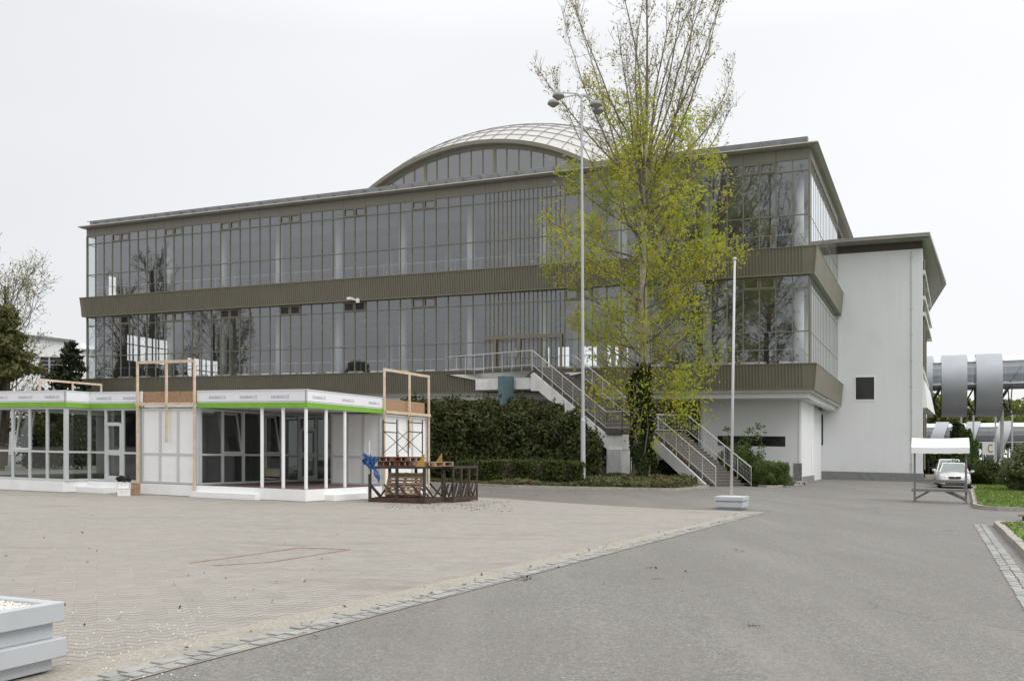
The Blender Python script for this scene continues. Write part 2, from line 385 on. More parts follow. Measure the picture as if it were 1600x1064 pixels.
def blob_points(c, rad, n, rng=NR, lump=.22, shell=.35, flat=0):
    d = rng.normal(size=(n, 3)); d /= np.linalg.norm(d, axis=1)[:, None]
    k = np.zeros(n)
    ph = rng.uniform(0, 6.28, (7, 3)); fr = rng.uniform(2.0, 6.5, (7, 3))
    for i in range(7): k += np.sin(d[:, 0] * fr[i, 0] + ph[i, 0]) * np.sin(d[:, 1] * fr[i, 1] + ph[i, 1]) * np.sin(d[:, 2] * fr[i, 2] + ph[i, 2])
    r = 1 + lump * k / 1.6
    r = r * (1 - shell * rng.uniform(0, 1, n) ** 2.2)
    if flat: d = np.sign(d) * np.abs(d) ** flat; d /= np.max(np.abs(d), axis=1)[:, None] ** .8 * (np.linalg.norm(d, axis=1)[:, None] ** .2)
    p = d * r[:, None] * np.array(rad) + np.array(c)
    return p, d
def bush(name, label, cat, c, rad, n, size, mat, group=None, lump=.25, flat=0, aspect=1.6, core=.72, stem=True, sprigs=0):
    """foliage from the ground up: leaf cloud round a solid dark core"""
    o = thing(name, label, cat, (c[0], c[1], c[2]), group=group)
    mb = MB()
    p, d = blob_points((c[0], c[1], c[2] + rad[2] * .92), rad, n, lump=lump, flat=flat)
    ok = p[:, 2] > c[2] + .02; p, d = p[ok], d[ok]
    v, f = leaves(p, size, aspect, d, .9); mb.arr(v, f)
    for k in range(sprigs):
        i = NR.randint(len(p)); q = p[i]; t = np.array([d[i][0] * .5, d[i][1] * .5, abs(d[i][2]) + .5]); t /= np.linalg.norm(t)
        L = NR.uniform(.25, .7) * size * 5
        pts = q + t * np.linspace(0, L, 9)[:, None] + NR.normal(0, size * .3, (9, 3))
        v, f = leaves(pts, size * .8, aspect); mb.arr(v, f)
    mb.build('foliage', mat, o)
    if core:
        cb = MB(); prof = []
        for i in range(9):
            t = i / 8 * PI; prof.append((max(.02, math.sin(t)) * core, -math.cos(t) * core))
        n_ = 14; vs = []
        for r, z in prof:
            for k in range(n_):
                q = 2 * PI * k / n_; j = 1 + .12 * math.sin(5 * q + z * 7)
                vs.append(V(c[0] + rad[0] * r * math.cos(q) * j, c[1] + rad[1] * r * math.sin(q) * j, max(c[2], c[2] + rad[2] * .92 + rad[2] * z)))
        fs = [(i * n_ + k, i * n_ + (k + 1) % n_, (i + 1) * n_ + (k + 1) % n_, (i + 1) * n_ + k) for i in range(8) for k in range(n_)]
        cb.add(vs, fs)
        cb.build('branches', m_barkd, o)  # opaque dark core added to stop see-through gaps, not modelled twigs
    return o

def branch_path(p, d, L, n, wob, up, rng):
    pts = [Vector(p)]; d = Vector(d).normalized()
    for i in range(n):
        d = (d + V(rng.gauss(0, wob), rng.gauss(0, wob), rng.gauss(0, wob) + up)).normalized()
        pts.append(pts[-1] + d * (L / n))
    return pts
def perp(d, ang, az):
    d = Vector(d).normalized(); r = V(0, 0, 1) if abs(d.z) < .9 else V(1, 0, 0)
    a = d.cross(r).normalized(); b = d.cross(a)
    return (d * math.cos(ang) + (a * math.cos(az) + b * math.sin(az)) * math.sin(ang)).normalized()
# ------------------------------------------------------------------ ground
def sheet(name, polys, mat, z):
    mb = MB()
    for p in polys: mb.poly([V(q[0], q[1], z) for q in p])
    return struct(name, mb, mat)
sheet('asphalt_ground', [[(-700, -500), (700, -500), (700, 900), (-700, 900)]], m_asphalt, 0)
# edge of the paved square: from near the camera to its far right tip
P0, P1 = V(-2.62, 6.94, 0), V(7.74, 28.2, 0)
dE = (P1 - P0).normalized(); nE = V(-dE.y, dE.x, 0)           # nE points into the square
Pn = P0 - dE * 14
far = [P1, V(4.9, 28.9, 0), V(2.2, 30.9, 0), V(0, 33, 0), V(-2, 34.6, 0), V(-8, 40.2, 0), V(-30, 48, 0), V(-45, 20, 0), V(-30, -12, 0)]
sheet('paved_square', [[Pn + nE * .0] + far[:]], m_paver, .004)
mb = MB()
mb.poly([P + V(0, 0, .008) for P in (Pn, P1 - dE * .0, P1 + nE * .45 - dE * .9, Pn + nE * .95)])
struct('sandy_edge_strip', mb, m_sandstrip)
sheet('soiled_asphalt', [[V(7.9, 28.6, 0), V(10.0, 34, 0), V(10.4, 48.2, 0), V(8.6, 45.0, 0), V(7.6, 43.1, 0), V(6.4, 42.9, 0), V(0, 43.3, 0), V(-4, 45.9, 0), V(-14, 49.5, 0), V(-8, 40.4, 0), V(-2, 34.8, 0), V(0, 33.2, 0), V(2.2, 31.1, 0), V(4.9, 29.1, 0)]], m_asphalt_d, .003)
mb = MB(); rq = [G(298, 880), G(350, 873), G(470, 856), G(546, 859), G(420, 879), G(335, 884)]
for a, b in zip(rq, rq[1:]): mb.bar(a + V(0, 0, .005), b + V(0, 0, .005), .05, .012)
struct('red_paving_joint', mb, M('red_joint', (.235, .17, .135), .9, .3, 8))
mb = MB(); rr = random.Random(3)
L = (P1 - Pn).length; t = 9.0
while t < L - .3:                              # two uneven rows of granite setts
    for row in range(2):
        w_ = rr.uniform(.11, .17); o = .02 + row * .15 + rr.uniform(-.012, .012)
        a = Pn + dE * (t + row * .07) + nE * o
        F = lambda x, y, z, a=a: a + dE * x + nE * y + V(0, 0, z)
        if rr.random() < .93: mb.box(0, w_, 0, .125, 0, .018 + rr.uniform(-.004, .006), F)
    t += .165
struct('cobble_edging', mb, m_cobble)

def kerb(name, pts, mat=None, h=.13, wd=.16, side=1, seg=1.0):
    mb = MB(); rk = random.Random(len(pts) * 7)
    for a, b in zip(pts, pts[1:]):
        a = Vector(a); b = Vector(b); d = (b - a); L = d.length; d.normalize(); n = V(-d.y, d.x, 0) * side
        k = max(1, int(L / seg))
        for i in range(k):
            p = a + d * (L * i / k + .004); F = lambda x, y, z, p=p: p + d * x + n * y + V(0, 0, z)
            j = rk.uniform(-.008, .008)
            mb.box(0, L / k - .008, j, wd + j, -.02, h + rk.uniform(-.008, .008), F)
    return struct(name, mb, mat or m_kerb)
# right-hand lawns
LA = [V(35.6, 76, 0), V(26.75, 54, 0), V(23.9, 48.6, 0), V(17.3, 35.0, 0), V(16.3, 33.0, 0), V(16.0, 31.9, 0), V(16.25, 31.2, 0), V(40, 21, 0)]
LB = [V(8.9, 16.2, 0) - NI * 14, V(8.9, 16.2, 0), V(12.35, 23.9, 0), V(12.62, 24.2, 0), V(13.0, 24.25, 0), V(28, 17.5, 0)]
kerb('lawn_kerb', LA, side=1); kerb('verge_kerb', LB, side=-1)
def lawn(name, poly, z, n, seed):
    """turf sheet plus grass blades (countless)"""
    mb = MB(); mb.poly([V(p.x, p.y, z) for p in poly]); struct(name, mb, m_lawn)
lawn('lawn', LA + [V(70, 30, 0), V(70, 76, 0)], .105, 0, 1)
lawn('verge', LB + [V(28, -5, 0)], .10, 0, 2)
def inside(p, poly):
    c = False; n = len(poly)
    for i in range(n):
        a, b = poly[i], poly[(i + 1) % n]
        if (a[1] > p[1]) != (b[1] > p[1]) and p[0] < (b[0] - a[0]) * (p[1] - a[1]) / (b[1] - a[1]) + a[0]: c = not c
    return c
gp = []
PA = LA + [V(70, 30, 0), V(70, 76, 0)]; PB = LB + [V(28, -5, 0)]
for k in range(80000):
    x, y = R.uniform(9, 34), R.uniform(13, 62)
    pz = .10
    if inside((x + .25, y), PB) and inside((x - .15, y), PB): pz = .10
    elif inside((x, y), PA) and inside((x - .2, y - .2), PA): pz = .105
    else: continue
    if x > .75 * y + 6: continue
    gp.append((x, y, pz + R.uniform(.0, .035)))
mb = MB(); v, f = leaves(np.array(gp), .045, 2.4, np.tile([0, -.3, .35], (len(gp), 1)), .8); mb.arr(v, f)
o = mb.build('grass', m_grass); tag(o, 'short mown grass growing on the lawns at the right', 'grass', kind='stuff'); SHEAR.append(o)
# cobbled gutter beside the near verge, and a gravel patch in it
mb = MB(); a0 = V(12.35, 23.9, 0) - NI * 16
for i in range(120):
    for row in range(2):
        a = a0 + NI * (i * .136 + row * .06) - E * (.17 + row * .15) + E * R.uniform(-.01, .01)
        F = lambda x, y, z, a=a: a + NI * x - E * y + V(0, 0, z)
        mb.box(0, .122, 0, .13, 0, .014 + R.uniform(-.004, .006), F)
struct('cobble_gutter', mb, m_cobble)
mb = MB(); gc = V(11.0, 20.2, 0)
mb.poly([gc + NI * (1.3 * math.cos(t) * R.uniform(.9, 1.1)) + E * (.62 + .5 * math.sin(t) * R.uniform(.9, 1.1)) + V(0, 0, .108) for t in np.linspace(0, 5.9, 14)])
struct('gravel_patch', mb, M('grey_gravel', (.27, .27, .25), .9, .4, 25, .6, 40))
# planting bed in front of the hall
BED = [V(-7.5, 47.6, 0), V(-4, 46.2, 0), V(0, 43.6, 0), V(3.2, 43.4, 0), V(6.4, 43.2, 0), V(7.6, 43.4, 0), V(8.6, 45.2, 0), V(10.3, 48.6, 0)]
kerb('bed_kerb', BED, side=1, h=.12)
BEDR = [V(13.5, 51.2, 0), V(13.75, 50.2, 0), V(14.6, 50.8, 0), V(17.0, 55.2, 0)]
kerb('shrub_bed_kerb', BEDR, side=1, h=.11)
mb = MB()
bed_in = [p + V(0, .1, 0) for p in BED] + [V(11.0, 52.5, 0), V(13, 56, 0), V(-20, 71, 0), V(-22, 56, 0)]
mb.poly([V(p.x, p.y, .10) for p in bed_in]); mb.poly([V(p.x, p.y, .09) for p in BEDR + [V(17.6, 57, 0), V(10, 60, 0), V(12, 54, 0)]])
struct('bed_soil', mb, m_earth)

# ------------------------------------------------------------------ the exhibition hall
C0 = V(17.55, 55, 0)
def F(s, d, z): return C0 + U * s + NI * d + V(0, 0, z)
def FE(t, o, z): return C0 + NI * t + E * o + V(0, 0, z)
MOD = .966; NM = 61; W = NM * MOD; DE = 17.2; DB = 24.0
Z2B, Z2T, Z1B, Z1T, ZG, ZR = 5.62, 7.19, 12.43, 14.07, 19.30, 19.93
hall = thing('exhibition_hall', 'long olive-clad exhibition hall with two glazed storeys and a domed roof behind the trees', 'building', C0, shear=True)

def band(name, z0, z1, po, pi):
    """ribbed metal parapet band, leaning out at the top"""
    mb = MB(); off = lambda z: pi + (po - pi) * (z - z0) / (z1 - z0)
    zt, zb = z1 - .05, z0 + .06
    pr = .19; n = int((W + .2 - .25) / pr); ss = []; s = .30
    for i in range(n): ss += [(s, 0), (s + .07, .0), (s + .095, .055), (s + .165, .055)]; s += pr
    ss = [(-po, .03), (.28, .03), (.29, 0)] + ss + [(W + po * .8, 0)]
    vs = []; fs = []
    for sv, b in ss:
        vs.append(F(sv if sv > -.01 else -off(zb), -off(zb) + b, zb)); vs.append(F(sv, -off(zt) + b, zt))
    for i in range(len(ss) - 1): fs.append((2 * i, 2 * i + 1, 2 * i + 3, 2 * i + 2))
    mb.add(vs, fs)
    # smooth end panels with thin joints
    for t0, t1 in [(-po + .03, 4.3), (4.31, 8.6), (8.61, 12.9), (12.91, DE - .02)]:
        mb.poly([FE(t0 if t0 > 0 else -off(zb) + .03, off(zb), zb), FE(t1, off(zb), zb), FE(t1, off(zt), zt), FE(t0, off(zt), zt)])
    mb.poly([F(W + off(zb), -off(zb), zb), F(W + off(zb), DB, zb), F(W + off(zt), DB, zt), F(W + off(zt), -off(zt), zt)])
    o = mb.build(name, m_olive, hall)
    tb = MB()                                   # top and bottom trims
    for zz, h, extra in ((zt, .05, .02), (z0, .06, .015)):
        q = off(zz) + extra
        tb.box(-q, W + q, -q, .05, zz, zz + h, F)
        tb.box(.052, DE - .02, -.1, q, zz + .001, zz + h - .001, lambda a, b, c: FE(a, b, c))
        tb.box(.052, DB, W - .05, W + q, zz + .001, zz + h - .001, lambda a, b, c: F(b, a, c))
    tb.bar(F(-off(zb) - .004, -off(zb) + .0, zb), F(-off(zt) - .004, -off(zt), zt), .05, .05)
    tb.build('trim', m_olive_trim, o)
    return o
b2 = band('parapet_band', Z2B, Z2T, .45, .30)
b1 = band('parapet_band', Z1B, Z1T, .45, .30)

# window bays of the curtain wall: one part for each bay, its panes and its opening vents are sub-parts
def bay(Fn, s0, n, zb, zt, trs, dens=1, vents=(), low=None, mod=MOD, po_=.06, end=False, dark=False, mw0=.05):
    fr = MB(); pn = MB(); vt = MB()
    st = mod / dens
    for i in range(n * dens + 1):
        s = s0 + i * st; mw = mw0 if (i % dens == 0) else .04
        if i == n * dens and not end: continue
        z_lo = zb if not low else low(i)
        fr.box(s - mw / 2, s + mw / 2, -po_, .06, z_lo, zt, Fn)
    for z in trs:
        fr.box(s0 - .0, s0 + n * mod, -po_ * .85, .05, z - .03, z + .03, Fn)
    fr.box(s0, s0 + n * mod, -po_ * .84, .05, zb, zb + .06, Fn)
    fr.box(s0, s0 + n * mod, -po_ * .84, .05, zt - .05, zt, Fn)
    zs = [zb] + list(trs) + [zt]
    for i in range(n * dens):
        for a, b in zip(zs, zs[1:]):
            s = s0 + i * st; j = [R.uniform(-.0012, .0012) * dens ** -.5 for _ in range(3)]
            pn.poly([Fn(s, j[0], a), Fn(s + st, j[1], a), Fn(s + st, j[1] + j[2], b), Fn(s, j[0] + j[2], b)])
    o = fr.build('window', m_mull, hall)
    p_ = pn.build('pane', m_glass, o)
    if vents:
        for i in vents:
            v_ = MB(); s = s0 + i * mod; a, b = trs[-1] + .04, zt - .06
            for (x0, x1, z0, z1) in ((s + .04, s + .12, a, b), (s + mod - .12, s + mod - .04, a, b), (s + .12, s + mod - .12, a, a + .08), (s + .12, s + mod - .12, b - .08, b)):
                v_.box(x0, x1, -.085, -.055, z0, z1, Fn)
            vo_ = v_.build('vent', m_olive_trim, o)
            if dark:
                v_ = MB(); v_.box(s + .12, s + mod - .12, -.064, -.03, a + .08, b - .08, Fn); v_.build('vent_dark_panel', m_dark, o)  # dark panel stands in for the shaded gap of an open vent
    return o
TU, TL = (16.0, 18.60), (9.11, 11.68)
edges = [0, 4, 10, 16, 22, 28, 34, 40, 46, 52, 58, 61]
for a, b in zip(edges, edges[1:]):
    ve = (b - a - 2, b - a - 1) if b < 61 and a != 16 else ()
    dn = 3 if a == 16 else 1
    bay(F, a * MOD, b - a, Z1T - .05, ZG, TU, dn, ve, end=(b == 61))
    bay(F, a * MOD, b - a, Z2T - .05, Z1B, TL, dn, ve, end=(b == 61), dark=a in (28, 34, 40))
FEn = lambda s, d, z: FE(s, -d, z)
for z0, z1, tr in ((Z1T - .05, ZG, TU), (Z2T - .05, Z1B, TL)):
    for i in range(3): bay(FEn, .06 + i * 5.7, 6, z0, z1, tr, 1, (), mod=.95, po_=.012, end=(i == 2), mw0=.085)
FLn = lambda s, d, z: F(W - d, s, z)
for z0, z1, tr in ((Z1T - .05, ZG, TU), (Z2T - .05, Z1B, TL)):
    bay(FLn, .06, 1, z0, z1, tr, 1, (), mod=.995, end=True)
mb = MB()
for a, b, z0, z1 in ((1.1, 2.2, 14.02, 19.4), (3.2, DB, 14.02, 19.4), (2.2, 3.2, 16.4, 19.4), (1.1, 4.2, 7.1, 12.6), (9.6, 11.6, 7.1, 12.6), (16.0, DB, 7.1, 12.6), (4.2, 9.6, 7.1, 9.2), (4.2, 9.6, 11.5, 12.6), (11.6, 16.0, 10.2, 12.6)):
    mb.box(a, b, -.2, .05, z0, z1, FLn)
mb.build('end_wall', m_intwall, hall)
for a, b, z0, z1, n in ((4.2, 9.6, 9.2, 11.5, 7), (11.6, 16.0, 7.1, 10.2, 5)):
    mb = MB()
    for i in range(n + 1): q = a + (b - a - .09) * i / n; mb.box(q, q + .09, -.1, 0, z0, z1, FLn)
    mb.box(a + .09, b - .09, -.09, -.01, z0 + (z1 - z0) * .62, z0 + (z1 - z0) * .62 + .09, FLn); mb.build('end_window', m_mull, hall)
mb = MB()
for z0, z1 in ((Z1T, ZG), (Z2T, Z1B)):
    mb.box(-.07, .06, -.07, .06, z0, z1, F); mb.box(W - .04, W + .07, -.07, .04, z0, z1, F)
mb.build('corner_post', m_mull, hall)
# fascia under the eaves
mb = MB()
for i in range(31):
    a = i * 2 * MOD; b = min(W, a + 2 * MOD) - .02
    mb.box(a, b, -.05, .25, ZG, ZR, F)
mb.box(-.05, 0, -.05, .2, ZG, ZR, F); mb.box(W - .02, W + .05, -.05, .2, ZG, ZR, F)
for i in range(8): mb.box(.26 + i * 2.1, .26 + i * 2.1 + 2.08, -.2, .06, ZG, ZR, FE)
mb.box(.26, DB, W - .05, W + .05, ZG, ZR, lambda a, b, c: F(b, a, c))
mb.box(.0, W, .02, .2, ZG + .05, ZR - .04, F)
mb.build('eaves_fascia', m_olive_lt, hall)
# roof plate with a bevelled edge, gutter strip and snow rail
mb = MB()
def ring(s0, s1, d0, d1, z): return [F(s0, d0, z), F(s1, d0, z), F(s1, d1, z), F(s0, d1, z)]
lo, hi = ring(-.30, W + .30, -.32, 50, ZR), ring(-.55, W + .55, -.55, 50, ZR + .10)
mb.hexa(lo + hi)
hi2 = ring(-.545, W + .545, -.545, 50, ZR + .104)
mb.hexa(hi2 + ring(-.5, W + .5, -.5, 50, ZR + .18))
rf = mb.build('roof', m_slab, hall)
mb = MB()
mb.box(.1, W - .1, .15, .35, ZR + .18, ZR + .66, F)
for i in range(44): mb.box(.1 + i * 1.35, .15 + i * 1.35, -.08, .15, ZR + .18, ZR + .60, F)
mb.bar(F(.1, -.1, ZR + .60), F(W - .1, -.1, ZR + .60), .05, .05)
mb.build('gutter', m_zinc, rf)
mb = MB()
mb.box(.1, .4, .36, DE + 2, ZR + .18, ZR + .36, F); mb.build('side_gutter', m_zinc, rf)

# inside: floors, ceilings, columns, back wall with far windows
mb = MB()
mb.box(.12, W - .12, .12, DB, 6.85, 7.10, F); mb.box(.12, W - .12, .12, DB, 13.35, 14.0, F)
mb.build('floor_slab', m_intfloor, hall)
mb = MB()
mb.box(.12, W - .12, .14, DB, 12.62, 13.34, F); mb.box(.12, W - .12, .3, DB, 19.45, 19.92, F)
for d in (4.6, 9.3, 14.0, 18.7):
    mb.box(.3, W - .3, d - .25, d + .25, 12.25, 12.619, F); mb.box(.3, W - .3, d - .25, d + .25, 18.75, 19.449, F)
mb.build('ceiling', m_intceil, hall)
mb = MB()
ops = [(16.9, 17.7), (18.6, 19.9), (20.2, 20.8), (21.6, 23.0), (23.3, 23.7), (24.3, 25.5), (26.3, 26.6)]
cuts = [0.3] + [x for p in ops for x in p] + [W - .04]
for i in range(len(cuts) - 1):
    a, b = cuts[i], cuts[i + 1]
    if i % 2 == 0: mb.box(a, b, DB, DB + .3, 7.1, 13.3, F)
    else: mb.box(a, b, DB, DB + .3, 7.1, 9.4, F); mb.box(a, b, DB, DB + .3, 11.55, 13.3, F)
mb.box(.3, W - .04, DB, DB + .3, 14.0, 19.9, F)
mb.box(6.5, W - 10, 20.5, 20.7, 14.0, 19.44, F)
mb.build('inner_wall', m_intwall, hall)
for k in range(10):
    for zz0, zz1 in ((7.1, 12.62), (14.0, 19.45)):
        for s, d, r in ((1.06 + k * 5.796, 3.7, .30), (2.0 + k * 5.9, 13.7, .33)):
            if s > W - .6: continue
            mb = MB(); mb.tube([F(s, d, zz0), F(s, d, zz1)], r, 14); mb.build('column', m_col, hall, smooth=True)
for k, (z0) in enumerate((7.1, 14.0)):                 # rail behind the glass and radiators on the sill
    mb = MB(); mb.bar(F(.3, .6, z0 + 1.02), F(W - .3, .6, z0 + 1.02), .04)
    mb.bar(FE(.3, -.6, z0 + 1.02), FE(16.8, -.6, z0 + 1.02), .05)
    for i in range(30): mb.bar(F(.4 + i * 1.96, .6, z0), F(.4 + i * 1.96, .6, z0 + 1.02), .02)
    mb.build('inner_rail', m_steel, hall)
for i in range(28):
    a = .7 + i * 2.05 + R.uniform(-.2, .2); zz = 7.2
    mb = MB(); mb.box(a, a + R.choice((1.3, 1.5, 1.1)), .18, .32, zz - .09, zz + .16, F); mb.build('radiator', m_col, hall)
    if i % 2:
        mb = MB(); mb.box(a, a + 1.4, .18, .32, 14.0, 14.16, F); mb.build('radiator', m_col, hall)

# entrance doors on the stair platform
mb = MB()
for a, b in ((15.6, 15.75), (17.1, 17.22), (18.6, 18.72), (20.4, 20.55)): mb.box(a, b, -.14, -.07, 7.2, 9.45, F)
mb.box(15.6, 21.3, -.145, -.065, 9.25, 9.5, F); mb.box(15.6, 20.5, -.13, -.075, 7.2, 7.32, F)
dr = mb.build('entrance_door', m_olive_trim, hall)
mb = MB()
for a in (16.9, 18.45, 18.9): mb.bar(F(a, -.18, 8.0), F(a, -.18, 8.6), .035)
mb.build('handle', m_steel, dr)

# arched gable with its glazing, and the shell dome
S0, DG, AH, AD, ARC, ZC = 29.0, 14.0, 15.6, 15.0, 20.3, 7.75
RS = math.sqrt(ARC ** 2 + AD ** 2)
def arcz(s, r=ARC): q = r * r - (s - S0) ** 2; return ZC + math.sqrt(max(0, q))
mb = MB(); n = 40
for i in range(n):
    a0, a1 = S0 - AH + 2 * AH * i / n, S0 - AH + 2 * AH * (i + 1) / n
    for r0, r1, d0, d1 in ((ARC - .62, ARC - .30, DG + .1, DG + .5), (ARC - .32, ARC, DG - .45, DG + .45)):
        mb.hexa([F(a0, d0, arcz(a0, r0)), F(a1, d0, arcz(a1, r0)), F(a1, d1, arcz(a1, r0)), F(a0, d1, arcz(a0, r0)),
                 F(a0, d0, arcz(a0, r1)), F(a1, d0, arcz(a1, r1)), F(a1, d1, arcz(a1, r1)), F(a0, d1, arcz(a0, r1))])
gab = mb.build('gable_arch', m_olive_lt, hall)
gm = 1.12; ng = int(2 * 15.2 / gm); g0 = S0 - ng * gm / 2
for j in range(0, ng, 6):
    fr = MB(); pn = MB(); k1 = min(ng, j + 6)
    fr.box(g0 + j * gm, g0 + k1 * gm, DG + .13, DG + .24, ZR + .19, ZR + .3, F)
    for i in range(j, k1 + (1 if k1 == ng else 0)):
        s = g0 + i * gm; wd = .13 if i % 6 == 0 else .035
        fr.box(s - wd, s + wd, DG + .12, DG + .25, ZR + .2, max(ZR + .25, arcz(s, ARC - .55)), F)
    for i in range(j, k1):
        a, b = g0 + i * gm, g0 + (i + 1) * gm; q = R.uniform(-.004, .004)
        pn.poly([F(a, DG + .2, ZR + .2), F(b, DG + .2 + q, ZR + .2), F(b, DG + .2 + q, max(ZR + .25, arcz(b, ARC - .55))), F(a, DG + .2, max(ZR + .25, arcz(a, ARC - .55)))])
    o = fr.build('gable_window', m_olive_trim, hall); pn.build('pane', m_glass, o)
mb = MB(); mb.box(S0 - 15, S0 + 15, 20, 20.2, ZR + .2, 25.0, F); mb.box(S0 - 12, S0 + 12, 20.3, 20.5, 25.0, 27.2, F); mb.build('gable_inner_wall', m_intwall, hall)
mb = MB(); n = 34; vs = []; fs = []
def dz(x, y): return ZC + math.sqrt(RS * RS - x * x - y * y)
for i in range(n + 1):
    for j in range(n + 1):
        x, y = -AH + 2 * AH * i / n, -AD + 2 * AD * j / n; vs.append(F(S0 + x, DG + AD + y, dz(x, y)))
for i in range(n):
    for j in range(n): fs.append((i * (n + 1) + j, (i + 1) * (n + 1) + j, (i + 1) * (n + 1) + j + 1, i * (n + 1) + j + 1))
mb.add(vs, fs); dome = mb.build('dome', m_shellm, hall, smooth=True)
mb = MB()
for k in range(25):
    c = -AH + 2 * AH * k / 24
    cd = c * AD / AH
    p1 = [F(S0 + c, DG + AD + y, dz(c, y) + .06) for y in np.linspace(-AD, AD, 22)]
    p2 = [F(S0 + x, DG + AD + cd, dz(x, cd) + .06) for x in np.linspace(-AH, AH, 22)]
    mb.tube(p1, .03, 4); mb.tube(p2, .03, 4)
mb.build('lattice', m_latt, dome)

# ground storey under the lower band
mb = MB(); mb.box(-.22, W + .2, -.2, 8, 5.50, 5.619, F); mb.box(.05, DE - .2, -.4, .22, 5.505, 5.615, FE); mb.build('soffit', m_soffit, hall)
mb = MB(); mb.box(.1, W, .1, 8, 5.18, 5.499, F); mb.box(.3, DE - .25, -.6, -.11, 5.2, 5.498, FE); mb.build('edge_beam', m_white, hall)
gb = MB(); a, b, d0 = .77, 6.95, 2.4
sl = (1.72, 5.96, 2.29, 2.93)
gb.box(a, sl[0], d0, d0 + .35, 0, 5.18, F); gb.box(sl[1], b, d0, d0 + .35, 0, 5.18, F)
gb.box(sl[0], sl[1], d0, d0 + .35, 0, sl[2], F); gb.box(sl[0], sl[1], d0, d0 + .35, sl[3], 5.18, F)
gb.box(d0 + .352, d0 + 6.7, -a - .35, -a, 0, 5.18, FE)                          # side wall of the porch block
gb.box(d0 + 6.702, DE - .02, -1.55, -1.15, 0, 5.18, FE)
gb.tube([F(a + .12, d0 + .12, 0), F(a + .12, d0 + .12, 5.179)], .15, 18); gb.tube([F(b - .1, d0 + .1, 0), F(b - .1, d0 + .1, 5.179)], .2, 18)
gw = gb.build('ground_floor_wall', m_white, hall)
mb = MB(); mb.box(sl[0], sl[1], d0 + .2, d0 + .25, sl[2], sl[3], F); mb.build('slot_window', m_darkglass, gw)
mb = MB(); mb.box(d0 + .5, d0 + 6.68, -a - .05, -a + .02, 0, .45, FE); mb.box(a + .3, b, d0 - .02, d0 + .05, 0, .45, F); mb.build('plinth', m_plinth, gw)
mb = MB(); mb.box(d0 + 5.2, d0 + 5.9, -a - .02, -a + .025, .45, 2.5, FE); mb.build('service_door', m_white_b, gw)
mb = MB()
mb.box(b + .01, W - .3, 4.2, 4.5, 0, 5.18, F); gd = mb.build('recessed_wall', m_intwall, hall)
mb = MB()
for i in range(17): mb.box(b + .3 + i * 3, b + 2.9 + i * 3, 4.12, 4.19, .8, 4.4, F)
mb.build('ground_floor_window', m_darkglass, gd)
for i in range(9):
    mb = MB(); mb.box(12.6 + i * 5.8, 13.1 + i * 5.8, 1.6, 2.1, 0, 5.18, F); mb.build('pillar', m_white, hall)
# small camera on the lower edge of the band
def on_facade(x, y, d):
    k = (x - 800) / FPX; Cd = C0 + NI * d; s = (Cd.x - k * Cd.y) / (.911 + .413 * k); p = Cd + U * s
    return s, HC + (HOR - yp(x, y)) * p.y / FPX
s_, z_ = on_facade(548, 467, -.5)
o = thing('security_camera', 'small white security camera fixed under the upper olive band', 'camera', F(s_, -.5, z_))
mb = MB(); p = F(s_, -.5, z_); mb.box(-.16, .16, -.28, .1, -.09, .09, lambda a, b, c: p + U * a + NI * b + V(0, 0, c)); mb.build('housing', m_bwhite, o)
mb = MB(); mb.bar(p + U * -.2 + V(0, 0, -.05), p + U * -.5 + NI * .15 + V(0, 0, -.12), .08); mb.box(-.62, -.45, 0, .2, -.3, 0, lambda a, b, c: p + U * a + NI * b + V(0, 0, c)); mb.build('bracket', m_bwhite, o)

# ------------------------------------------------------------------ white annex at the right
A0 = C0 + NI * DE
def FA(q, d, z): return A0 + E * q + NI * d + V(0, 0, z)
QR = 5.92
annex = thing('annex_building', 'tall white rendered annex with a square dark window beside the glazed hall', 'building', FA(3, 0, 0), shear=True)
W0 = FA(QR, 0, 0); W1 = V(47.6, 107, 0); dW = (W1 - W0).normalized(); nW = V(dW.y, -dW.x, 0)
mb = MB()
wz0, wz1 = G(1352, 624), None
def on_annex(x, y):
    k = (x - 800) / FPX; q = (k * A0.y - A0.x) / (.911 + .413 * k); p = A0 + E * q; return q, HC + (HOR - yp(x, y)) * p.y / FPX
q0, zt_ = on_annex(1337, 589.5); q1, zb_ = on_annex(1366, 624)
ql = -1.35
mb.box(ql, q0, 0, .4, 0, 17.05, FA); mb.box(q1, QR, 0, .4, 0, 17.05, FA)
mb.box(q0, q1, 0, .4, 0, zb_, FA); mb.box(q0, q1, 0, .4, zt_, 17.05, FA)
FW = lambda t, o, z: W0 + dW * t + nW * o + V(0, 0, z)
mb.box(.42, 42, -.4, 0, 0, 17.05, FW)
mb.box(-.05, .15, -14, -.05, .0, 5.1, lambda a, b, c: FA(ql + a, -b * .0 + .4 - b * .2, c))
aw = mb.build('wall', m_white, annex)
mb = MB(); mb.box(q0, q1, .14, .18, zb_, zt_, FA); w_ = mb.build('window', m_darkglass, annex)
mb = MB()
mb.box(q0 - .06, q1 + .06, -.03, .13, zb_ - .08, zb_, FA); mb.box(q0 - .06, q1 + .06, -.03, .13, zt_, zt_ + .05, FA)
mb.box(q0 - .06, q0, -.03, .13, zb_, zt_, FA); mb.box(q1, q1 + .06, -.03, .13, zb_, zt_, FA); mb.build('frame', m_bwhite, w_)
mb = MB(); mb.box(ql, QR + .02, -.05, -.003, 0, .62, FA); mb.box(0, 42, .003, .05, 0, .62, FW); mb.build('plinth', m_plinth, annex)
mb = MB(); mb.box(.0, QR - .02, .05, .5, 17.051, 17.65, FA); mb.box(.5, 42, -.5, -.06, 17.051, 17.65, FW); mb.build('fascia_band', m_brownband, annex)
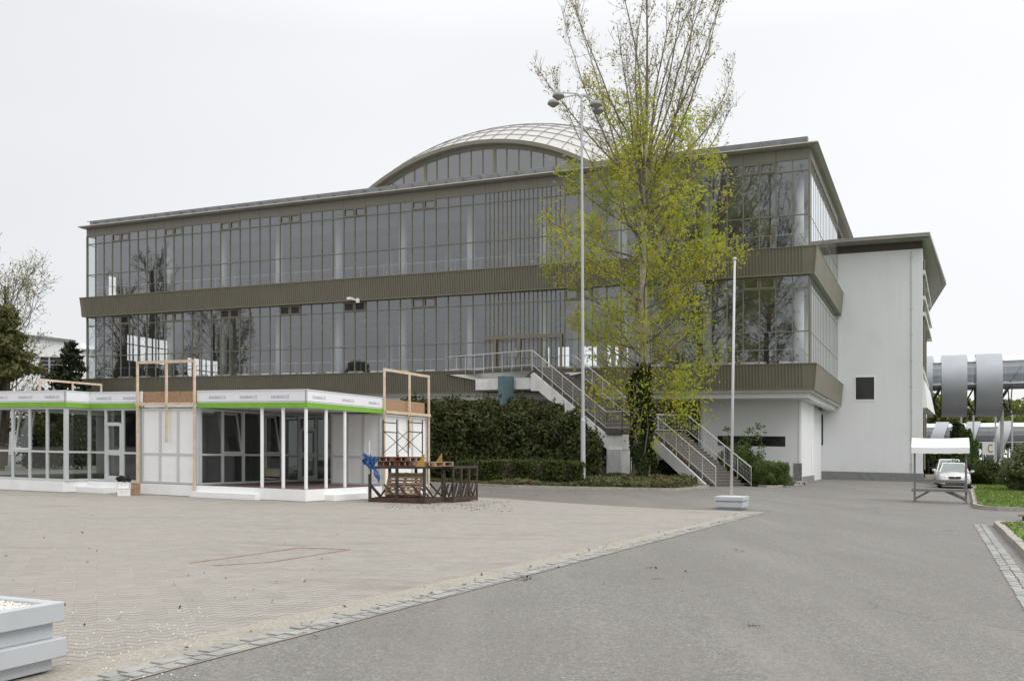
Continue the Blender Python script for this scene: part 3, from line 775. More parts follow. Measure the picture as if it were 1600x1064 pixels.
mb = MB(); pr = [FA(-.3, -1.05, 0), PD(1453, 371, 67.0) * 1, PD(1478.5, 444, 85.7), V(47.2, 106.5, 0), V(40, 108, 0), FA(-.3, 20, 0)]
mb.prism(pr, 17.72, 17.86); mb.prism([p * 1 for p in pr], 17.88, 17.98)
ctr = sum((Vector((p[0], p[1], 0)) for p in pr), V(0, 0, 0)) / 6
mb.prism([Vector((p[0], p[1], 0)) + (ctr - Vector((p[0], p[1], 0))).normalized() * .35 for p in pr], 17.62, 17.72)
rf = mb.build('roof', m_slab, annex)
# right flank: glazed strips, sunshade ledges, a projecting bay
for t0, t1 in ((2.0, 7.5), (9, 16)):
    for z0, z1 in ((.9, 5.2), (8.6, 13.2), (13.8, 16.6)):
        mb = MB(); mb.box(t0, t1, .01, .06, z0, z1, FW); wi = mb.build('side_window', m_darkglass, annex)
        mb = MB()
        for i in range(5): mb.box(t0 + (t1 - t0) * i / 4 - .06, t0 + (t1 - t0) * i / 4 + .06, .061, .16, z0, z1, FW)
        for i in range(4): mb.box(t0, t1, .062, .15, z0 + (z1 - z0) * i / 3 - .05, z0 + (z1 - z0) * i / 3 + .05, FW)
        mb.build('frame', m_olive_trim, wi)
for z, d in ((15.4, .55), (13.5, .6), (12.3, .6), (8.0, .35)):
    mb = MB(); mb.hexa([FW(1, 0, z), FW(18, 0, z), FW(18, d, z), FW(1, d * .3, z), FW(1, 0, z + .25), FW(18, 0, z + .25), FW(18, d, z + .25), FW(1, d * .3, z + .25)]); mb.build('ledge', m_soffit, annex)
mb = MB(); mb.hexa([FW(1.5, 0, 5.5), FW(14, 0, 5.5), FW(14, .85, 5.5), FW(1.5, .3, 5.5), FW(1.5, 0, 7.5), FW(14, 0, 7.5), FW(14, .45, 7.5), FW(1.5, .12, 7.5)]); mb.build('bay', m_white, annex)
mb = MB(); mb.bar(FA(QR - .75, -.03, .7), FA(QR - .75, -.03, 16.9), .05)
for i in range(9): mb.box(-.07, .07, -.05, 0, 1.2 + i * 1.9, 1.3 + i * 1.9, lambda a, b, c: FA(QR - .75 + a, b, c))
mb.build('lightning_cable', m_steel, annex)
mb = MB(); mb.box(ql + .15, ql + .32, -.03, .02, 2.6, 4.9, FA); mb.build('slot_window', m_darkglass, annex)

# ------------------------------------------------------------------ outdoor staircase
wv, gv = V(.819, .574, 0).normalized(), V(.574, -.819, 0).normalized()
B0 = V(1.35, 59.7, 0)
def S(a, b, z): return B0 + wv * a + gv * b + V(0, 0, z)
ZP, ZL = 7.12, 3.02
WU, AL0, AL1, BU, BL, BE = 3.05, 2.3, 5.05, 7.2, 8.55, 13.35
st = thing('outdoor_staircase', 'long outdoor staircase with white concrete stringers climbing to the upper doors of the hall', 'staircase', S(3, 10, 0), shear=True)
def flight(a0, a1, b0, z0, b1, z1, n):
    mb = MB(); nb = MB()
    for i in range(n):
        zt = z0 - (z0 - z1) * (i + 1) / n; bb0 = b0 + (b1 - b0) * i / n; bb1 = b0 + (b1 - b0) * (i + 1) / n
        mb.box(a0 + .13, a1 - .13, bb0, bb1, zt - .32, zt, S)
        nb.box(a0 + .12, a1 - .12, bb1 - .05, bb1 + .012, zt - .035, zt + .003, S)
    o = mb.build('flight', m_step, st); nb.build('nosing', m_stepn, o); return o
flight(0, WU, 0, ZP, BU, ZL, 25); flight(AL0, AL1, BL, ZL, BE, 0, 19)
def stringer(prof, a0, a1):
    mb = MB(); mb.extr([S(a0, b, z) for b, z in prof], wv * (a1 - a0)); return mb
sb = MB()
prof_u = [(-.25, ZP - .42), (0, ZP - .36), (BU, ZL - .30), (BU, ZL - 1.1), (.55, ZP - 1.55), (-.25, ZP - 1.52)]
pu = [(b, z) for b, z in prof_u]
sb.extr([S(.0, b, z) for b, z in pu], wv * WU)
sb.extr([S(AL0, b, z) for b, z in [(BL, ZL - .28), (BE - .52, .0), (BE - 1.75, 0), (BL, ZL - 1.05)]], wv * (AL1 - AL0))
sb.hexa([S(0, BU + .01, ZL - 1.1), S(AL1, BU + .01, ZL - 1.1), S(AL1, BL - .01, ZL - 1.1), S(0, BL - .01, ZL - 1.1), S(0, BU + .01, ZL - .25), S(AL1, BU + .01, ZL - .25), S(AL1, BL - .01, ZL - .25), S(0, BL - .01, ZL - .25)])
sb.build('stringer', m_white_b, st)
for a in (-.15, 3.7):
    mb = MB(); mb.hexa([S(a + .28, BU + .2, 0), S(a + .9, BU + .2, 0), S(a + .9, BL - .15, 0), S(a + .28, BL - .15, 0), S(a, BU + .15, ZL - 1.1), S(a + .95, BU + .15, ZL - 1.1), S(a + .95, BL - .05, ZL - 1.1), S(a, BL - .05, ZL - 1.1)])
    mb.build('support', m_white_b, st)
mb = MB(); mb.box(-.12, AL1 + .05, BU, BL, ZL - .25, ZL, S); mb.build('landing', m_step, st)
# upper platform
pA, pB, pE = V(-4.46, 65.0, 0), S(-.1, 0, 0), S(WU + .1, 0, 0)
far_ = [F(13.6, -.5, 0), F(24.0, -.5, 0)]
pol = [pA, pB, pE, far_[0], far_[1]]
mb = MB(); mb.prism(pol, ZP - .22, ZP); pl = mb.build('platform', m_step, st)
cpol = [p + (sum(pol, V(0, 0, 0)) / 5 - p) * .12 for p in pol]
mb = MB(); n = 5; lowp = [p + (sum(pol, V(0, 0, 0)) / 5 - p) * .42 for p in pol]
vs = [V(p.x, p.y, ZP - .62) for p in lowp] + [V(p.x, p.y, ZP - .221) for p in [q + (sum(pol, V(0, 0, 0)) / 5 - q) * .04 for q in pol]]
mb.add(vs, [tuple(range(n))[::-1], tuple(range(n, 2 * n))] + [(i, (i + 1) % n, n + (i + 1) % n, n + i) for i in range(n)])
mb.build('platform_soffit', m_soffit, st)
mb = MB(); b0_, b1_ = PD(743, 590, 62.4), PD(832, 590, 60.2); b0_.z = b1_.z = 0; dd = NI * 2.0
mb.hexa([V(p.x, p.y, z) for z, ps in ((5.75, (b0_, b1_, b1_ + dd, b0_ + dd)), (ZP - .63, (b0_, b1_, b1_ + dd, b0_ + dd))) for p in ps]); mb.build('platform_beam', m_white_b, st)
mb = MB(); c_ = PD(794.5, 600, 60.4); mb.box(-.42, .42, 0, .6, 0, 6.55, lambda a, b, c: V(c_.x, c_.y, 0) + wv * a - gv * b + V(0, 0, c)); mb.build('pillar', m_teal, st)
# railings
def railing(path, n_post, h=1.05, infill=True, post_tilt=0.0):
    rb = MB()
    for (a, b) in zip(path, path[1:]):
        L = (Vector(b) - Vector(a)).length
        rb.tube([a + V(0, 0, h), b + V(0, 0, h)], .035, 6); rb.tube([a + V(0, 0, .13), b + V(0, 0, .13)], .026, 5)
        k = max(1, int(round(L / n_post)))
        for i in range(k + 1):
            p = a.lerp(b, i / k); rb.tube([p + V(0, 0, -.22), p + V(0, 0, h)], .026, 5)
        if infill:
            k = int(L / .13)
            for i in range(1, k): p = a.lerp(b, i / k); rb.tube([p + V(0, 0, .14), p + V(0, 0, h)], .0055, 3, cap=False)
            for zz in (.36, .6, .82): rb.tube([a + V(0, 0, zz), b + V(0, 0, zz)], .005, 3, cap=False)
    return rb.build('railing', m_railp, st)
railing([V(-4.46, 65.0, ZP), V(pB.x, pB.y, ZP)], .9, infill=False)
railing([S(-.04, 0, ZP), S(-.04, BU, ZL), S(-.04, BL, ZL), S(AL0, BL, ZL)], 1.15)
railing([S(WU + .04, .2, ZP - .05), S(WU + .04, BU, ZL)], 1.15)
railing([S(AL0 - .04, BL, ZL), S(AL0 - .04, BE + .1, .0)], 1.15)
railing([S(WU, BU, ZL), S(AL1 + .04, BU, ZL), S(AL1 + .04, BL, ZL), S(AL1 + .04, BE + .1, .0)], 1.15)
# ------------------------------------------------------------------ exhibition booths on the paved square
R0 = V(-6.45, 29.2, 0)
def FB(s, t, z): return R0 + U * s + NI * t + V(0, 0, z)
BZ, BT, BF0, BF1 = .40, 2.95, 3.12, 3.50
booth_l = thing('exhibition_booth', 'glazed white trade fair booth at the far left with closed glass walls', 'booth', FB(9, 0, 0), shear=True)
booth_r = thing('exhibition_booth', 'white trade fair booth with an open corner terrace and slender white columns', 'booth', FB(3, 0, 0), shear=True)
def txt_mesh(s, size):
    cu = bpy.data.curves.new('t', 'FONT'); cu.body = s; cu.size = size; cu.align_x = 'CENTER'; cu.align_y = 'CENTER'; cu.extrude = .002
    o = bpy.data.objects.new('t', cu); C.objects.link(o)
    dg = bpy.context.evaluated_depsgraph_get(); me = o.evaluated_get(dg).to_mesh()
    vs = [tuple(v.co) for v in me.vertices]; fs = [tuple(p.vertices) for p in me.polygons]
    o.to_mesh_clear(); bpy.data.objects.remove(o); bpy.data.curves.remove(cu)
    return vs, fs
TV, TF = txt_mesh('DAGROS CZ', .125)
def wall_run(root, Fn, s0, mod, n, kinds, z0=BZ, z1=BT, thick=.06, endpost=True):
    """a run of booth modules; kind: g glass, p white panel, d glazed door, t glass with a tilted sash"""
    pb = MB()
    for i in range(n + 1):
        if i == n and not endpost: continue
        s = s0 + i * mod; pb.box(s - .035, s + .035, -.045, .045, z0, z1, Fn)
    pb.build('post', m_bframe, root)
    for i, k in enumerate(kinds):
        a, b = s0 + i * mod + .037, s0 + (i + 1) * mod - .037; fb = MB(); gb = MB()
        fb.box(a, b, -.04, .04, z0, z0 + .07, Fn); fb.box(a, b, -.04, .04, z1 - .07, z1, Fn); fb.box(a, b, -.038, .038, 1.37, 1.44, Fn)
        fb.box(a - .001, a + .02, -.036, .036, z0, z1, Fn); fb.box(b - .02, b + .001, -.036, .036, z0, z1, Fn)
        zs = [(z0 + .07, 1.37), (1.44, z1 - .07)]
        if k == 'p':
            for q0, q1 in zs: gb.box(a, b, -.015, .015, q0, q1, Fn)
            o = fb.build('panel_frame', m_bframe, root); gb.build('panel', m_bwhite, o); continue
        if k == 'd':
            for x0, x1 in ((a, a + .085), (b - .085, b)): fb.box(x0, x1, -.06, .05, z0 + .07, 2.42, Fn)
            for q0, q1 in ((z0 + .07, z0 + .2), (1.32, 1.5), (2.34, 2.46)): fb.box(a + .085, b - .085, -.058, .05, q0, q1, Fn)
            fb.box(a + .03, a + .05, -.12, -.06, 1.3, 1.55, Fn)
            zs = [(z0 + .2, 1.32), (1.5, 2.34), (2.46, z1 - .07)]
        if k == 't':
            zs = [(z0 + .07, 1.37)]
            Ft = lambda x, y, z: Fn(x, y + (z - 1.44) * .17, z)
            for x0, x1, q0, q1 in ((a, a + .06, 1.45, z1 - .09), (b - .06, b, 1.45, z1 - .09), (a + .06, b - .06, 1.45, 1.52), (a + .06, b - .06, z1 - .16, z1 - .09)):
                fb.box(x0, x1, -.02, .035, q0, q1, Ft)
            gb.poly([Ft(a + .06, .01, 1.52), Ft(b - .06, .01, 1.52), Ft(b - .06, .01, z1 - .16), Ft(a + .06, .01, z1 - .16)])
        for q0, q1 in zs: gb.poly([Fn(a, 0, q0), Fn(b, 0, q0), Fn(b, 0, q1), Fn(a, 0, q1)])
        o = fb.build('door' if k == 'd' else 'window', m_bframe, root); gb.build('pane', m_glass_c, o)
Fs = lambda s, t, z: FB(s, t, z)
def Fside(s0, sg=1): return lambda x, y, z: FB(s0 + y * sg, x, z)
# left booth: front set forward by 1 m beyond the notch
SN, TN = 9.36, -1.01
wall_run(booth_l, Fs, 6.93, .81, 3, 'gdg')
wall_run(booth_l, Fside(SN), TN + .05, .94, 1, 'g', endpost=False)
wall_run(booth_l, lambda s, t, z: FB(s, t + TN, z), SN, .87, 8, 'ggtgtggg')
# right booth: white panels, receding glass wall, back wall, closed cabin
wall_run(booth_r, Fs, 4.42, .80, 3, 'ppp')
wall_run(booth_r, Fside(4.34), .05, 1.06, 7, 'gtgtgdg')
wall_run(booth_r, lambda s, t, z: FB(s, t + 7.5, z), 2.1, .74, 3, 'gdg', endpost=False)
wall_run(booth_r, lambda s, t, z: FB(s, t + 4.33, z), .04, .68, 3, 'ppp')
wall_run(booth_r, Fside(2.08), 4.4, 1.03, 3, 'ppp')
wall_run(booth_r, Fside(.0), 4.38, 1.05, 3, 'ppp')
for s, t in ((1.72, -.0), (.88, 0), (0.0, 0), (0.0, 1.05), (0, 2.1)):
    mb = MB(); mb.tube([FB(s, t, BZ), FB(s, t, BT + .04)], .055, 10); mb.build('column', m_bwhite, booth_r)
# floors / plinths
mb = MB(); mb.box(-.06, 6.87, -.1, 7.6, .02, BZ - .012, FB)
mb.box(1.7, 4.4, -.36, -.1, .01, .19, FB); mb.box(-.42, -.06, .9, 3.3, .01, .20, FB); mb.build('plinth', m_bwhite, booth_r)
mb = MB(); mb.box(-.05, 6.86, -.09, 7.59, BZ - .011, BZ - .001, FB); mb.build('floor', m_bfloor, booth_r)
mb = MB(); mb.box(6.872, SN + 8 * .87, -.1, 6.6, .02, BZ - .012, FB); mb.box(SN, SN + 8 * .87, TN - .1, -.1, .02, BZ - .013, FB)
mb.box(8.0, SN + .6, -.62, -.1, .01, .2, FB); mb.build('plinth', m_bwhite, booth_l)
mb = MB(); mb.box(6.873, SN + 6.9, .1, 6.5, BZ - .011, BZ - .001, FB); mb.build('floor', M('green_floor', (.07, .095, .03), .9, .2, 3), booth_l)
# roofs, inner ceilings and rear walls
def roof(root, poly, z):
    mb = MB(); mb.prism(poly, z, z + .09); return mb.build('roof', m_bwhite, root)
roof(booth_r, [FB(.02, .02, 0), FB(6.8, .02, 0), FB(6.8, 7.55, 0), FB(.02, 7.55, 0)], 2.99)
roof(booth_l, [FB(6.9, .02, 0), FB(SN + .02, .02, 0), FB(SN + .02, TN + .02, 0), FB(SN + 6.9, TN + .02, 0), FB(SN + 6.9, 6.5, 0), FB(6.9, 6.5, 0)], 2.985)
mb = MB(); mb.box(6.9, SN + 6.9, 6.4, 6.5, BZ, 2.98, FB); mb.box(6.88, 6.94, .1, 6.4, BZ, 2.98, FB); mb.box(9.0, 9.06, 2.6, 6.39, BZ, 2.97, FB); mb.box(11.5, 11.56, 3.6, 6.39, BZ, 2.97, FB); mb.build('inner_wall', m_bin, booth_l)
mb = MB(); mb.box(4.4, 6.8, 7.45, 7.52, BZ, 2.98, FB); mb.box(4.42, 6.8, 3.4, 3.46, BZ, 2.98, FB); mb.box(.05, 2.0, 7.5, 7.56, BZ, 2.98, FB); mb.build('inner_wall', m_bin, booth_r)
# printed fascia with the green valance
def fascia(root, path, texts):
    mb = MB(); gb = MB(); lb = MB()
    for a, b in zip(path, path[1:]):
        a, b = Vector(a), Vector(b); d = (b - a).normalized(); n = V(d.y, -d.x, 0)
        Fx = lambda x, y, z: a + d * x + n * y + V(0, 0, z); L = (b - a).length
        mb.box(0, L, -.06, 0, BF0 - .05, BF1, Fx); mb.box(0, L, -.06, .02, BF1, BF1 + .025, Fx)
        gb.hexa([Fx(0, -.02, BT + .02), Fx(L, -.02, BT + .02), Fx(L, .03, BT + .0), Fx(0, .03, BT + .0), Fx(0, -.05, BF0), Fx(L, -.05, BF0), Fx(L, .006, BF0), Fx(0, .006, BF0)])
        lb.box(0, L, 0, .008, BF0 + .03, BF0 + .045, Fx)
    o = mb.build('fascia', m_bfascia, root); gb.build('valance', m_green, o); lb.build('line', m_txt, o)
    for (i, x) in texts:
        tb = MB()
        a, b = Vector(path[i]), Vector(path[i + 1]); d = (b - a).normalized(); n = V(d.y, -d.x, 0)
        tb.add([a + d * (x + v[0]) + n * (.004 + v[2]) + V(0, 0, 3.29 + v[1]) for v in TV], TF)
        tb.build('lettering', m_txt, o)
def sxx(x, t=0.0):
    k = (x - 800) / FPX; c = R0 + NI * t; return (c.x - k * c.y) / (.911 + .413 * k)
def txx(x):
    k = (x - 800) / FPX; return (k * R0.y - R0.x) / (.413 - .911 * k)
pr = [FB(4.36, -.07, 0), FB(-.07, -.07, 0), FB(-.07, 4.36, 0)]
fascia(booth_r, pr, [(0, 4.36 - sxx(342)), (0, 4.36 - sxx(390.5)), (0, 4.36 - sxx(440)), (1, txx(496) + .07), (1, txx(541) + .07), (1, txx(582) + .07)])
pl_ = [FB(SN + 6.9, TN - .07, 0), FB(SN - .07, TN - .07, 0), FB(SN - .07, -.07, 0), FB(6.83, -.07, 0)]
e0 = SN + 6.9
fascia(booth_l, pl_, [(0, e0 - sxx(4, TN)), (0, e0 - sxx(42.5, TN)), (0, e0 - sxx(84, TN)), (2, SN - .07 - sxx(165)), (2, SN - .07 - sxx(207))])
mb = MB()
for i in range(3): mb.box(6.90 - i * .85, 6.1 - i * .85 if i < 2 else 4.40, .06, .09, 2.98, 3.52, FB)
mb.build('fascia_board', m_osb, booth_r)
mb = MB(); mb.box(.03, .06, 4.42, 7.5, 2.98, 3.5, FB); mb.build('fascia_board', m_osb, booth_r)

# bare timber frames for the sign boards
def frame_thing(label, pts, ztop, zmid, zlow, zc, group='timber sign frames'):
    o = thing('timber_frame', label, 'frame', (pts[0].x, pts[0].y, 0), group=group, shear=True)
    for i, (p, z0) in enumerate(zip(pts, zlow)):
        mb = MB(); mb.bar(V(p.x, p.y, z0), V(p.x, p.y, ztop - .0), .064, .064, up=NI); mb.build('upright', m_timber, o)
    mb = MB(); a, b = pts[0], pts[-1]; d = (b - a).normalized()
    mb.bar(V(a.x, a.y, ztop + .045) - d * .038, V(b.x, b.y, ztop + .045) + d * .032, .064, .09); mb.build('top_rail', m_timber, o)
    if zmid:
        mb = MB(); n = V(d.y, -d.x, 0) * .07
        mb.bar(V(a.x, a.y, zmid) + n * zc, V(b.x, b.y, zmid) + n * zc, .05, .1); mb.build('mid_rail', m_timber, o)
    return o
frame_thing('tall raw timber frame standing before the blank white panels between the two booths', [FB(6.93, -.15, 0), FB(5.62, -.15, 0), FB(4.40, -.15, 0)], 4.46, 3.08, [.2, 1.8, .2], 1)
frame_thing('tall raw timber frame at the rear right end of the open booth', [FB(-.13, 4.36, 0), FB(-.13, 6.1, 0), FB(-.13, 7.55, 0)], 4.48, 3.02, [.2, 1.75, .2], 1)
p_ = [G(62, 593, 4.5), G(111, 597, 4.5), G(158, 601, 4.5)]
p_ = [V(p.x, p.y, 0) for p in p_]; p_ = [p_[0], p_[0].lerp(p_[2], .52), p_[2]]
frame_thing('low raw timber frame on the roof behind the glazed left booth', p_, 4.45, None, [3.0, 3.0, 3.0], 1)

# ------------------------------------------------------------------ carton pile by the left booth
bx = G(196, 774)
def carton(name, label, p, rz, sx, sy, sz, mat, group=None):
    o = thing(name, label, 'box', p, rz, group)
    mb = MB(); mb.box(-sx / 2, sx / 2, -sy / 2, sy / 2, 0, sz); mb.build('body', mat, o, local=True)
    mb = MB(); mb.box(-sx / 2 - .01, sx / 2 + .01, -sy / 2 - .012, sy / 2 + .012, sz + .001, sz + .02); mb.box(-.06, .06, -sy / 2 - .006, -sy / 2 - .001, sz * .45, sz * .7); mb.build('lid', mat if mat != m_paperw else m_paperw, o, local=True)
    mb = MB(); mb.box(-.07, .07, -sy / 2 - .005, -sy / 2 - .0005, sz * .5, sz * .66); mb.build('handle_hole', m_black, o, local=True)
    return o
carton('carton', 'white carton on the paving at the bottom of the pile by the booth step', bx + V(.0, -.1, 0), .35, .40, .32, .23, m_paperw, 'cartons by the booth')
carton('carton', 'white carton stacked on top of another white carton beside the booth step', bx + V(-.05, -.06, .252), .42, .33, .28, .19, m_paperw, 'cartons by the booth')
carton('carton', 'brown cardboard carton standing beside the white cartons and the timber frame', V(bx.x + .30, bx.y + .10, 0), .3, .27, .3, .40, m_cardb, 'cartons by the booth')
mb = MB(); p, d = blob_points((bx.x - .04, bx.y - .04, .53), (.19, .14, .08), 240, lump=.3, shell=.05)
v, f = leaves(p, .12, 1.4, d, .3); mb.arr(v, f); mb.lathe((bx.x - .04, bx.y - .04, .462), [(.02, 0), (.15, .02), (.17, .07), (.1, .12), (.02, .13)], 10)
tag(mb.build('bag', m_black, loc=(bx.x, bx.y, .46)), 'crumpled black bag lying on top of the white cartons', 'bag')

# ------------------------------------------------------------------ steel stacking racks, pallets, scaffold, tarp
c1 = G(663, 787); ax1 = V(-.965, .262, 0).normalized(); ay1 = V(.46, .89, 0).normalized()
def rack(label, o0, ax, ay, w_, d_, h, bays, brackets):
    o = thing('steel_rack', label, 'rack', o0, group='rusty steel racks')
    Fr = lambda x, y, z: o0 + ax * x + ay * y + V(0, 0, z)
    fb = MB()
    for y in (0, d_):
        fb.box(-.04, w_ + .04, y - .04, y + .04, h - .07, h, Fr)
    for x in (0, w_): fb.box(x - .039, x + .039, .04, d_ - .04, h - .069, h - .001, Fr)
    fb.build('top_frame', m_rust, o)
    for i in range(bays + 1):
        for y in (0, d_):
            mb = MB(); x = w_ * i / bays; mb.box(x - .035, x + .035, y - .035, y + .035, 0, h - .071, Fr); mb.build('leg', m_rust, o)
    bb = MB()
    for y in (0, d_): bb.box(.036, w_ - .036, y - .03, y + .03, .02, .17, Fr)
    for x in (0, w_): bb.box(x - .03, x + .03, .036, d_ - .036, .02, .17, Fr)
    bb.box(.04, w_ - .04, .04, d_ - .04, .1, .13, Fr)
    bb.build('base', m_rust2, o)
    dg = MB()
    for y in (0, d_):
        for i in range(bays):
            a, b = w_ * i / bays, w_ * (i + 1) / bays
            dg.bar(Fr(a + .02, y, .17), Fr(a + (b - a) * .48, y, .6), .045); dg.bar(Fr(b - .02, y, .6), Fr(a + (b - a) * .52, y, .17), .045)
    for x in (0, w_): dg.bar(Fr(x, .05, .55), Fr(x, d_ * .5, .17), .045); dg.bar(Fr(x, d_ - .05, .55), Fr(x, d_ * .5, .17), .045)
    dg.build('brace', m_rust, o)
    for (x, y, m_) in brackets:
        mb = MB(); mb.extr([Fr(x, y, h + .001), Fr(x + .3, y, h + .001), Fr(x + .05, y, h + .36), Fr(x, y, h + .40)], ay * .02); mb.build('corner_bracket', m_, o)
    return o, Fr
HR = 1.17
rk1, Fr1 = rack('rusty steel rack carrying pallets, left of the pair beside the open booth', c1, ax1, ay1, 1.85, 1.10, HR, 2, [(0, 0, m_yel), (1.5, 1.05, m_yel), (0.02, 1.08, m_yel)])
o2 = c1 + ay1 * 1.16 + V(.03, 0, 0)
rk2, Fr2 = rack('empty rusty steel rack, right of the pair in front of the clipped hedge', o2 , ay1, -ax1 * .55 + ay1 * 0, 1.55, .55, HR, 3, [])
def pallet(label, o0, ax, ay, az, mat, group='wooden pallets', w_=1.2, d_=.8):
    o = thing('pallet', label, 'pallet', o0, group=group); Fp = lambda x, y, z: o0 + ax * x + ay * y + az * z
    mb = MB(); n = 7
    for i in range(n): mb.box(0, w_, d_ * i / n + .012, d_ * (i + .8) / n, .122, .144, Fp)
    for i in range(3): mb.box(w_ * .5 * i - (.05 if i else 0) * (1 if i == 1 else 2), w_ * .5 * i + (.1 if i == 0 else .05 if i == 1 else 0), 0, d_, .1, .121, Fp)
    mb.build('deck', mat, o)
    bb = MB()
    for x in (0, w_ / 2 - .07, w_ - .14):
        for y in (0, d_ / 2 - .05, d_ - .1): bb.box(x + .001, x + .139, y + .001, y + .099, .022, .099, Fp)
    for y in (0, d_ / 2 - .05, d_ - .1): bb.box(0, w_, y, y + .1, 0, .0215, Fp)
    bb.build('blocks', mat, o)
    return o
Zv = V(0, 0, 1)
pallet('dark reddish pallet at the bottom of the stack on the left rack', Fr1(.45, .1, HR + .005), ax1, ay1, Zv, m_palletd)
pallet('reddish pallet lying on top of another pallet on the left rack', Fr1(.55, .05, HR + .155), ax1, ay1, Zv, m_palletd)
pallet('light wooden pallet at the right edge of the left rack', Fr1(-.25, .15, HR + .005), ay1, ax1, Zv, m_pallet, d_=.66)
tz = V(-.15, .75, .62).normalized()
tx = (ax1 * -1); ty = (V(-.05, .50, .86) - tx * V(-.05, .50, .86).dot(tx)).normalized(); tn = tx.cross(ty)
pallet('weathered yellowish pallet leaning inside the left rack', Fr1(1.38, .12, .19) + V(0, 0, .0), tx, ty, -tn * -1, m_pallet)
# scaffold frames standing on the pallets
so = thing('scaffold_frames', 'two thin rusty scaffold frames with crossed braces standing on the pallets', 'scaffold', Fr1(.9, .5, HR + .15))
zb0 = HR + .305
Pt = [V((x - 800) / FPX * 30.15, 30.15 , 0) for x in (598.5, 620, 638, 660)]
for i in (0, 2):
    mb = MB()
    for p in Pt[i:i + 2]: mb.tube([p + V(0, 0, zb0), p + V(0, 0, 2.66)], .022, 6)
    for z in (2.28, 2.58): mb.tube([Pt[i] + V(0, 0, z), Pt[i + 1] + V(0, 0, z - .04)], .017, 6)
    mb.build('frame', m_rust2 if i else m_rust, so)
for a, b in ((Pt[0], Pt[2]), (Pt[1], Pt[3])):
    mb = MB(); mb.tube([a + V(0, .03, zb0 + .1), b + V(0, .03, 2.3)], .012, 5); mb.tube([a + V(0, .05, 2.3), b + V(0, .05, zb0 + .1)], .012, 5); mb.build('cross_brace', m_rust, so)
# blue tarp over the rack's left corner, white stick behind it
tp = Fr1(1.86, -.05, 0); mb = MB(); n = 22; vs = []; fs = []
for i in range(n + 1):
    for j in range(n + 1):
        a, b = i / n, j / n
        x = -.16 + .50 * a + .10 * (b - .4) * (1 - a) + .05 * math.sin(6 * b + 3 * a)
        z = 1.57 - .16 * a - (.36 + .42 * a ** 2) * b + .025 * math.sin(17 * a + 5 * b)
        y = -.07 - .05 * math.sin(a * 13 + b * 4) * (.3 + b) - .03 * math.sin(b * 9 - a * 21) + .02 * math.sin(a * 31 + b * 17)
        vs.append(tp + ax1 * -x + ay1 * y + V(0, 0, z))
for i in range(n):
    for j in range(n): fs.append((i * (n + 1) + j, (i + 1) * (n + 1) + j, (i + 1) * (n + 1) + j + 1, i * (n + 1) + j + 1))
mb.add(vs, fs); mb.add([v + ay1 * .012 for v in vs], [f[::-1] for f in fs])
tag(mb.build('tarp', m_tarp, loc=tp + V(0, 0, .9)), 'crumpled blue tarpaulin hanging over the left corner of the rusty rack', 'tarp')
mb = MB(); p = PD(577, 743, 29.75); mb.tube([V(p.x, p.y, .9), V(p.x, p.y, 1.92)], .03, 8); mb.box(p.x - .035, p.x + .035, p.y - .035, p.y + .035, 1.92, 1.95)
tag(mb.build('pole', m_pole, loc=(p.x, p.y, .9)), 'short white pole standing behind the blue tarpaulin on the rack', 'pole')

# ------------------------------------------------------------------ gravel-filled planters
def planter(label, o0, rz, wx, wy, h, layers):
    o = thing('planter', label, 'planter', o0, rz, 'painted timber planters'); mb = MB(); tot = sum(q for q, _ in layers); zc = 0
    for i, (q, ov) in enumerate(layers):
        a = ov; z0 = zc; zc += q / tot * h; z1 = zc - .0005
        x0, x1, y0, y1 = -a, wx + a, -a, wy + a; wl = .07
        mb.box(x0, x0 + wl + a, y0, y1, z0, z1); mb.box(x1 - wl - a, x1, y0, y1, z0, z1)
        mb.box(x0 + wl + a + .001, x1 - wl - a - .001, y0 + .001, y0 + wl + a, z0, z1); mb.box(x0 + wl + a + .001, x1 - wl - a - .001, y1 - wl - a, y1 - .001, z0, z1)
    bv = mb.build('box', m_planter, o, local=True)
    md = bv.modifiers.new('b', 'BEVEL'); md.width = .006; md.segments = 1
    g = MB(); n = 22; vs = []; fs = []
    for i in range(n + 1):
        for j in range(n + 1):
            x, y = .06 + (wx - .12) * i / n, .06 + (wy - .12) * j / n
            vs.append(V(x, y, h - .035 + .05 * math.sin(PI * i / n) * math.sin(PI * j / n) + R.uniform(-.008, .008)))
    for i in range(n):
        for j in range(n): fs.append((i * (n + 1) + j, (i + 1) * (n + 1) + j, (i + 1) * (n + 1) + j + 1, i * (n + 1) + j + 1))
    g.add(vs, fs)
    for k in range(700):
        x, y = R.uniform(.05, wx - .05), R.uniform(.05, wy - .05); r = R.uniform(.006, .014)
        z = h - .035 + .05 * math.sin(PI * x / wx) * math.sin(PI * y / wy)
        g.add([V(x - r, y, z), V(x, y - r, z + r * .4), V(x + r, y, z), V(x, y + r, z + r * .3), V(x, y, z + r * 1.2)], [(0, 1, 4), (1, 2, 4), (2, 3, 4), (3, 0, 4)])
    g.build('gravel', m_gravel, o, local=True)
    return o
RZN = math.atan2(NI.y, NI.x) - PI / 2          # local y along NI, local x along E
pf = G(1161, 797.5); planter('small pale blue-grey planter holding the flagpole at the tip of the paving', pf - E * .86, RZN, .84, .95, .40, ((.07, -.05), (.17, .015), (.035, -.02), (.125, .03)))
pn_ = G(103, 1050)
planter('large pale blue-grey planter full of white gravel in the near left corner', pn_ - E * 1.28 - NI * .95, RZN, 1.25, .92, .50, ((.10, -.035), (.145, .035), (.125, -.03), (.15, .025)))
